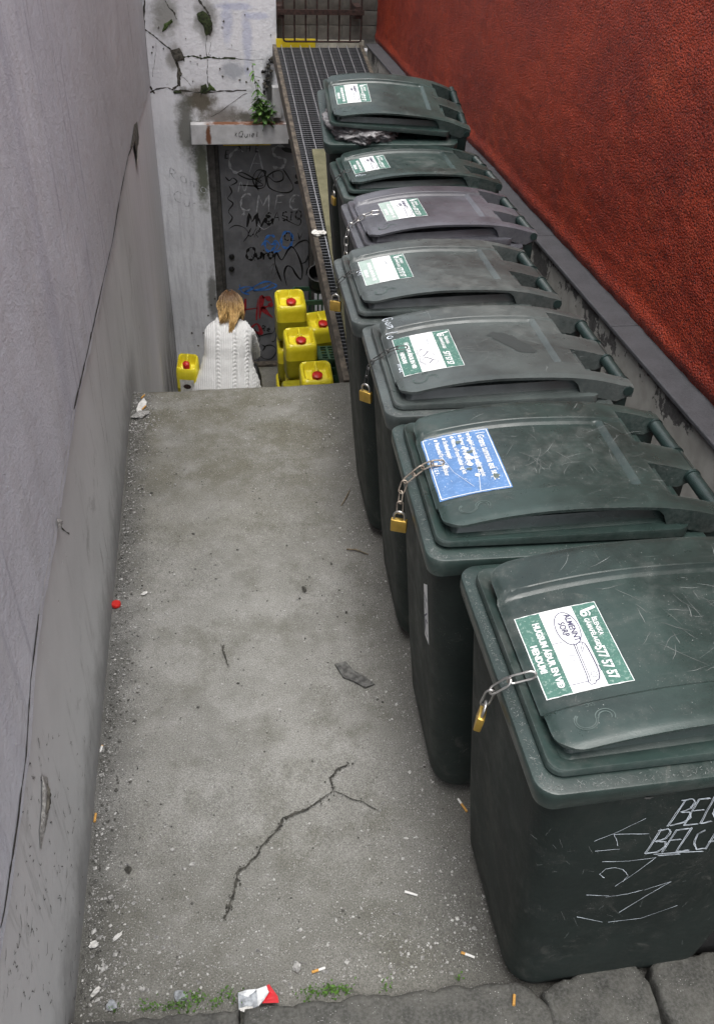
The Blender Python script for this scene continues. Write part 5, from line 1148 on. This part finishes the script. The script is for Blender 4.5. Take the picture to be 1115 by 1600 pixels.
# ================================================================ JERRYCANS
def jug_meshes():
    W2, D2, H = .134, .122, .392; m = MB(); seg = 8
    rings = []
    for z, i, r in ((0,.022,.03),(.006,.010,.035),(.020,.002,.040),(.05,0,.042),(.16,-.001,.042),(.25,0,.042),(H-.09,0,.042),(H-.05,0,.042),(H-.022,.003,.042),(H-.008,.011,.042)):
        rings.append([(x, y, z) for x, y in rrect(-W2+i, W2-i, -D2+i, D2-i, r, seg)])
    def hz(x, y):
        a = abs(x); z = H
        pit = sst(.016, .040, a)*sst(.112, .086, a)*sst(-.085, -.050, y)*sst(.100, .070, y); z -= .062*pit
        z -= .012*sst(.080, .055, math.hypot(x, y+.06))                                # seat of the cap
        z -= .020*sst(.018, .002, a)*sst(-.04, -.01, y)*sst(.085, .05, y)*.5
        return z
    SLP = .34
    def tilt_top(ring): return [(x, y, z - (D2-.024 - y)*SLP*sst(.24, .36, z)) for x, y, z in ring]
    base = rrect(-W2+.024, W2-.024, -D2+.024, D2-.024, .042, seg)
    for k in range(20):
        s = 1 - k/20; rings.append([(x*s, y*s, hz(x*s, y*s)) for x, y in base])
    rings.append([(x*.012, y*.012, hz(0, 0)) for x, y in base])
    rings = [tilt_top(r) if r[0][2] > .2 else r for r in rings]
    m.loft(rings, True, True); body = m.mesh('body', M['jug'], 60)
    c = MB(); prof = [(.0001,0),(.022,0),(.022,.004),(.029,.004),(.0295,.026),(.026,.030),(.0001,.0305)]; ring2 = []
    for r, z in prof: ring2.append([((r*(1+(.04 if (k % 2) and .02 < r and z > .003 and z < .028 else 0)))*math.cos(2*math.pi*k/36), (r*(1+(.04 if (k % 2) and .02 < r and z > .003 and z < .028 else 0)))*math.sin(2*math.pi*k/36), z) for k in range(36)])
    c.loft([[(x*1.45, y*1.45, z*1.3) for x, y, z in r_] for r_ in ring2]); cap = c.mesh('cap', M['red_cap'], 50)
    h = MB(); h.tube([(0, y, z - (D2-.024-y)*SLP) for y, z in ((-.034,H-.010),(-.016,H-.006),(.02,H-.004),(.06,H-.004),(.088,H-.004),(.098,H-.010))], [.009,.0115,.0115,.0115,.011,.009], 10); hand_ = h.mesh('handle', M['jug'], 60)
    return body, cap, hand_
JB, JC, JH = jug_meshes()
def jug(label, loc, yaw=0, rot=None, sc=(1,1,1)):
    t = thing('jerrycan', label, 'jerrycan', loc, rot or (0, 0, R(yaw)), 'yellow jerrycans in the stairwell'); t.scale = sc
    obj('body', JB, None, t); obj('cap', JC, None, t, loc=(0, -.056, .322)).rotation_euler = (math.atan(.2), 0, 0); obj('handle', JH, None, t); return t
S = lambda k: -RISE*k
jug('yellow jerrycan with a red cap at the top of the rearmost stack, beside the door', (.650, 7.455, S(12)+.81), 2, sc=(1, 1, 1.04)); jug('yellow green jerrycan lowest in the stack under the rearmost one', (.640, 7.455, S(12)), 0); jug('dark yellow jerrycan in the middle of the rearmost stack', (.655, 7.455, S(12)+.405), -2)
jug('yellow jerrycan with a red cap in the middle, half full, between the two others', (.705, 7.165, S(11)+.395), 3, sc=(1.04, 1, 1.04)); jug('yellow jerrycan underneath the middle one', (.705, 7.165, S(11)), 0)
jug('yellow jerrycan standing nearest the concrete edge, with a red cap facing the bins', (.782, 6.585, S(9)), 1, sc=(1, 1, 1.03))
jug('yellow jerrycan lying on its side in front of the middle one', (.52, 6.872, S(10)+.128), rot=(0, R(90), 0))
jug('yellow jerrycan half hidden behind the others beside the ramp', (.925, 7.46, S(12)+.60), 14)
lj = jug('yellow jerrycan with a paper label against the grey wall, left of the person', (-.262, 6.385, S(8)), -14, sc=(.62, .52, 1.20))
mb = MB(); mb.add([(-.085,-.124,.06),(.095,-.124,.06),(.095,-.124,.25),(-.085,-.124,.25)], [(0,1,2,3)]); lab = obj('paper_label', mb, M['label_paper'], lj)
mb = MB(); mb.add([(.005+.05*math.cos(2*math.pi*k/20), -.1252, .20+.018*math.sin(2*math.pi*k/20)) for k in range(20)], [tuple(range(20))]); mb.add([(-.02,-.1252,.09),(.06,-.1252,.09),(.06,-.1252,.105),(-.02,-.1252,.105)], [(0,1,2,3)]); obj('label_print', mb, M['rust_bar'], lab)
# crates and bucket under the ramp
def crate_obj(label, loc, rot=(0,0,0), sz=(.36,.28,.28)):
    t = thing('plastic_crate', label, 'crate', loc, rot, 'green plastic crates under the ramp'); w, d, h = sz[0]/2, sz[1]/2, sz[2]
    for ax in range(4):
        m = MB(); L, off = (w, d) if ax % 2 == 0 else (d, w)
        m.box((-L, -.006, 0), (L, .006, .05)).box((-L, -.010, h-.04), (L, .006, h)).box((-L, -.006, h*.45), (L, .006, h*.55))
        for k in range(6): x = lerp(-L+.008, L-.008, k/5); m.box((x-.008, -.0055, .05), (x+.008, .0055, h-.04))
        m.v = [tuple(Matrix.Rotation(R(90*ax), 3, 'Z') @ Vector((v[0], v[1]-off, v[2]))) for v in m.v]; obj('side_panel', m, M['crate'], t)
    obj('bottom', MB().box((-w+.007, -d+.007, .001), (w-.007, d-.007, .012)), M['crate'], t); return t
crate_obj('green crate under the half hidden jerrycan', (.945, 7.455, S(12)+.29)); crate_obj('lowest green crate on the last step under the ramp', (.945, 7.455, S(12)))
crate_obj('green crate stood on end beside the stacked jerrycans', (1.055, 7.165, S(11)+.38), (R(0), R(-90), 0), (.42,.26,.20)); crate_obj('green crate carrying the upended one', (1.03, 7.165, S(11)), sz=(.36,.26,.235))
for k in range(4): crate_obj(('bottom crate of the tall green stack by the door', 'second crate from the floor in the tall green stack', 'third crate from the floor in the tall green stack', 'top crate of the tall green stack, under the black bucket')[k], (.93, 7.87, FLOOR_BOTTOM+.305*k), sz=(.40,.32,.30))
mb = MB().lathe([(.0001,.0),(.10,.0),(.115,.02),(.135,.22),(.142,.225),(.142,.24),(.128,.24),(.12,.05),(.0001,.04)], 24)
bk = obj('black_bucket', mb, M['black_plastic'], smooth=40); bk.scale = (.8, .8, .8); bk.location = (.955, 7.87, FLOOR_BOTTOM+1.222); bk.rotation_euler = (R(24), 0, 0); bk.location.z += .05; tag(bk, 'black bucket tipped on the tall stack of green crates', 'bucket')

# ================================================================ PLANT ON THE LINTEL
pl = thing('wall_plant', 'green leafy plant growing from the lintel against the white wall', 'plant', (.52, YB-.05, .19), group=None)
lm = MB(); lf = []
for i in range(6):
    t = i/5; w = .013*math.sin(math.pi*min(1, .12+t*.88))**.8; lf += [(-w, .075*t, -.012*t*t+.004), (0, .075*t, -.012*t*t), (w, .075*t, -.012*t*t+.004)]
lm.add(lf, [(3*i, 3*i+1, 3*i+4, 3*i+3) for i in range(5)] + [(3*i+1, 3*i+2, 3*i+5, 3*i+4) for i in range(5)]); LEAF = lm.mesh('leaf', M['leaf'], 180)
rnd = random.Random(14)
for si, (x0, x1, h, nl) in enumerate(((-.02,-.055,.50,40),(.0,-.02,.33,28),(.03,.055,.20,26),(.05,.085,.15,20),(-.03,.0,.24,22))):
    path = [Vector((lerp(x0, x1, t)+.012*math.sin(t*5+si), -.015-.03*math.sin(t*2.5), h*t)) for t in [k/8 for k in range(9)]]
    obj('stem', MB().tube(path, [.004*(1-.6*k/8) for k in range(9)], 5), M['stem'], pl)
    for k in range(nl):
        t = rnd.uniform(.05, 1); i = min(7, int(t*8)); p = path[i].lerp(path[i+1], t*8-i); s = rnd.uniform(.65, 1.35)*(1.2-.45*t); o = obj('leaf', LEAF, None, pl, loc=p); o.scale = (s*1.15, s, s); o.rotation_euler = (R(rnd.uniform(-50, 40)), R(rnd.uniform(-30, 30)), R(rnd.uniform(95, 265)))

# ================================================================ LITTER ON THE CONCRETE
def ground(p, z=.004): q = on_z(p, z); return Vector((q.x, q.y, z))
def butt(pa, pb, label, filt=.36, all_filter=False, z=.004, r=.0037):
    a, b = ground(pa, z+r), ground(pb, z+r); a.z = b.z = z + r; t = thing('cigarette_end', label, 'cigarette end', a, group='cigarette ends on the ground'); d = b - a
    m1 = a.lerp(b, filt)-a
    if all_filter: obj('filter', MB().tube([(0,0,0), d*.5, d], r, 8), M['cig_filter'], t, smooth=50)
    else:
        if filt > 0: obj('filter', MB().tube([(0,0,0), m1*.5, m1], r, 8), M['cig_filter'], t, smooth=50)
        obj('paper_tube', MB().tube([m1, m1.lerp(d, .5)+Vector((0,0,.0005)), d], [r*.98, r*.92, r*.8], 8), M['cig_paper'], t, smooth=50)
butt((729,1268),(715,1248), 'cigarette end with an orange filter beside the second bin', .6); butt((632,1393),(652,1399), 'white cigarette end lying in the middle of the concrete', 0); butt((150,1271),(148,1284), 'orange filter against the grey wall', all_filter=True); butt((803,1554),(802,1571), 'orange filter lying on the kerb stone', all_filter=True, z=.073)
butt((487,1519),(508,1512), 'bent cigarette end above the kerb near the crushed packet', .5); butt((720,1488),(741,1496), 'flattened brownish cigarette end in front of the nearest bin', .3); butt((226,617),(221,622), 'filter on the mortar crumbs at the far corner', all_filter=True); butt((222,640),(228,634), 'second filter on the mortar crumbs, nearer the wall', all_filter=True); butt((160,1165),(157,1175), 'pale cigarette end along the foot of the grey wall', .1)
t = MB().lathe([(.0001,0),(.0165,0),(.0175,.003),(.0175,.011),(.016,.013),(.0001,.0125)], 24); o = obj('bottle_cap', t, M['red_cap'], smooth=40); o.location = ground((182,946), .004); tag(o, 'red plastic bottle cap on the concrete near the grey wall', 'bottle cap')
def scrap(name, px, size, mat, label, cat, seed, z=.004, thick=.006, n=9, flat=.5):
    rnd = random.Random(seed); c = ground(px, z); bm = bmesh.new(); bmesh.ops.create_icosphere(bm, subdivisions=2, radius=1)
    for v in bm.verts:
        d = v.co.normalized(); s = 1 + .55*mnoise.noise(d*2.4+Vector((seed, 0, 0))); v.co = Vector((d.x*size[0]*s, d.y*size[1]*s, (d.z*.5+.5)*thick*s))
    me = bpy.data.meshes.new(name); bm.to_mesh(me); bm.free(); me.materials.append(mat); o = obj(name, me, None); o.location = c; o.rotation_euler.z = rnd.uniform(0, 3); return tag(o, label, cat)
scrap('paper_scrap', (226,928), (.013,.007), M['paper'], 'torn white paper scrap beside the red bottle cap', 'paper', 3); scrap('paper_scrap', (184,1464), (.016,.006), M['paper'], 'small white paper strip near the foot of the left wall', 'paper', 4); scrap('paper_scrap', (148,1478), (.008,.012), M['paper'], 'crumpled white paper beside the wall at the lower left', 'paper', 5, thick=.014); scrap('paper_scrap', (150,1552), (.006,.014), M['paper'], 'curled pale paper lying by the wall just above the kerb', 'paper', 6, thick=.012); scrap('paper_scrap', (657,1050) if False else (655,735), (.016,.008), M['paper'], 'pale paper bit on the far part of the concrete', 'paper', 7)
scrap('food_scrap', (220,650), (.045,.028), M['mortar'], 'pale yellow crumb of mortar heaped at the far corner by the wall', 'crumbs', 8, thick=.018); scrap('food_scrap', (222,634), (.06,.02), M['paper'], 'flattened pale rubbish at the far corner by the wall', 'rubbish', 9, thick=.006)
scrap('gum_spot', (475,921), (.018,.0085), M['crack'], 'dark oval spot of trodden gum in the middle of the concrete', 'gum', 10, thick=.002); scrap('gum_spot', (201,1359), (.010,.009), M['crack'], 'black blot of gum near the left wall', 'gum', 11, thick=.002); scrap('gum_spot', (541,957), (.006,.005), M['crack'], 'tiny black gum spot near the second bin', 'gum', 13, thick=.002)
scrap('mortar_heap', (463,1512), (.014,.010), M['gravel'], 'crumbled grey mortar on the concrete above the kerb', 'crumbs', 12, thick=.008)
o = scrap('paper_scrap', (498,367), (.05,.03), M['label_paper'], 'grey cardboard scrap lying on the grating', 'cardboard', 14, thick=.02); q = CAM + ray((498,367))*((CAM.z+.185*4.2)/(.185*ray((498,367)).y - ray((498,367)).z)); o.location = q + Vector((0,0,.004)); o.rotation_euler = (sl, 0, .3)
mb = MB(); P = [ground(p) for p in ((523,1040),(540,1036),(552,1049),(569,1058),(585,1070),(570,1076),(552,1066),(536,1060))]; mb.loft([[p for p in reversed(P)], [p + Vector((0,0,.007+.006*mnoise.noise(p*30))) for p in reversed(P)]])
tag(obj('plastic_piece', mb, M['grey_strip']), 'broken strip of dark plastic lying in front of the second bin', 'plastic piece')
a, b = ground((541,858), .007), ground((575,866), .007); mb = MB().tube([a, a.lerp(b, .4)+Vector((.004,.006,.003)), b], [.003,.004,.002], 6); tag(obj('twig', mb, M['wood'], smooth=60), 'short twig beside the fourth bin', 'twig')
a, b = ground((533,790), .006), ground((546,766), .006); mb = MB().tube([a, a.lerp(b, .5)+Vector((.004,.002,.003)), b], [.002,.003,.002], 6); tag(obj('twig', mb, M['wood'], smooth=60), 'thin dark twig close to the fourth bin, farther back than the other', 'twig')
# crushed cigarette packet on the kerb
pk = thing('cigarette_packet', 'crushed red and white cigarette packet lying on the kerb joint', 'cigarette packet', ground((403,1558), .02))
zk = .020
def pq(px, z): v = on_z(px, z); return Vector((v.x, v.y, z)) - pk.location
def slab_(name, pix, z0, z1, mat, crump=.004, seed=0):
    bot = [pq(p, z0) for p in pix]; top = [pq(p, z1) + mnoise.noise_vector(Vector((p[0]*.07, p[1]*.07, seed)))*crump for p in pix]; m = MB(); c = sum(top, Vector())/len(top) + Vector((0,0,-.003)); mid = [c.lerp(t, .5) + mnoise.noise_vector(t*60)*crump for t in top]
    m.loft([list(reversed(bot)), list(reversed(top)), list(reversed(mid))]); return obj(name, m, mat, pk)
slab_('crumpled_foil', [(371,1552),(385,1546),(402,1545),(403,1560),(404,1572),(388,1576),(372,1578)], zk+.004, zk+.026, M['cellophane'], .007, 1); slab_('white_side', [(401,1545),(416,1540),(420,1550),(414,1561),(403,1572)], zk+.004, zk+.030, M['pack_white'], .003, 2); slab_('red_lid', [(416,1541),(421,1538),(434,1558),(436,1566),(410,1568),(414,1560),(421,1551)], zk+.004, zk+.030, M['pack_red'], .003, 3)
w = scrap('plastic_wrapper', (282,1559), (.017,.013), M['cellophane'], 'clear crumpled plastic wrapper among the weeds at the kerb', 'wrapper', 15, z=.01, thick=.02); w2 = scrap('plastic_wrapper', (175,1573), (.012,.012), M['cellophane'], 'small shred of clear plastic at the lower left by the kerb', 'wrapper', 16, z=.01, thick=.012); scrap('plastic_wrapper', (385,1578), (.006,.016), M['paper'], 'pale scrap stuck in the joint below the crushed packet', 'paper', 17, z=.05, thick=.01)

# gravel, grit and weeds: uncountable
def pebbles(name, spots, mat):
    m = MB(); rnd = random.Random(len(spots))
    for x, y, s in spots:
        z = .002; a = rnd.uniform(0, 6.28); sx, sy, sz = s*rnd.uniform(.6, 1.3), s*rnd.uniform(.6, 1.3), s*rnd.uniform(.4, .9); ca, sa = math.cos(a), math.sin(a)
        P = [(1,0,.3),(0,1,.25),(-1,.1,.3),(.1,-1,.35),(.2,.1,1)]
        m.add([(x + (p[0]*sx*ca - p[1]*sy*sa), y + (p[0]*sx*sa + p[1]*sy*ca), z + p[2]*sz) for p in P] , [(0,1,4),(1,2,4),(2,3,4),(3,0,4)])
    o = obj(name, m, mat); o['kind'] = 'stuff'; return o
rnd = random.Random(77); sp = []; dk = []
def size(): return min(.0085, .0011 + rnd.expovariate(1/.0011))
for k in range(2600): sp.append((XL + .012 + rnd.expovariate(1/.055), rnd.uniform(1.05, 4.1), size()))
for k in range(1500): sp.append((rnd.uniform(XL+.02, .75), 1.03 + rnd.expovariate(1/.13), size()))
for k in range(1500): sp.append((.50 - rnd.expovariate(1/.10) + .1*rnd.random(), rnd.uniform(1.3, 4.0), size()))
for k in range(3200): sp.append((rnd.uniform(XL+.02, .6), rnd.uniform(1.1, 4.1), size()*.75))
for k in range(260): sp.append((XL + .05 + rnd.expovariate(1/.10), 1.05 + rnd.expovariate(1/.22), size()*1.3))
for k in range(500): sp.append((rnd.gauss(-.40, .05), rnd.gauss(3.85, .13), size()*1.3))
for k in range(1500): dk.append((rnd.uniform(XL+.02, .7), rnd.uniform(1.05, 4.1), size()*.9))
for k in range(1500): dk.append((XL + .008 + rnd.expovariate(1/.03), rnd.uniform(1.05, 4.1), size()))
ok = lambda q: q[0] > XL+.004 and q[0] < .8 and 1.0 < q[1] < 4.11
pebbles('gravel', [q for q in sp if ok(q)], M['gravel']); pebbles('dark_grit', [q for q in dk if ok(q)], M['gravel_dark'])
m = MB(); rnd = random.Random(9)
for (px, py, n, sprd) in ((178,1582,16,.010),(222,1580,14,.008),(262,1578,60,.018),(290,1574,90,.024),(305,1562,40,.014),(338,1572,30,.012),(357,1560,60,.018),(382,1578,20,.008),(485,1557,60,.018),(512,1552,70,.018),(530,1549,60,.016),(545,1551,14,.008),(600,1548,14,.010),(606,1540,10,.008),(716,1532,10,.006),(240,1578,14,.01)):
    c = on_z((px, py), .012)
    for k in range(n):
        p = Vector((c.x + rnd.gauss(0, sprd), max(.975, c.y + rnd.gauss(.004, sprd*.35)), .004 + abs(rnd.gauss(.014, .016)))); L = rnd.uniform(.004, .0095); u = Vector((rnd.gauss(0,1), rnd.gauss(0,1), rnd.gauss(.3,.6))).normalized(); v = u.orthogonal().normalized()
        m.add([p, p+u*L*.5+v*L*.36, p+u*L, p+u*L*.5-v*L*.36], [(0,1,2,3)])
o = obj('weeds', m, M['weed']); o['kind'] = 'stuff'
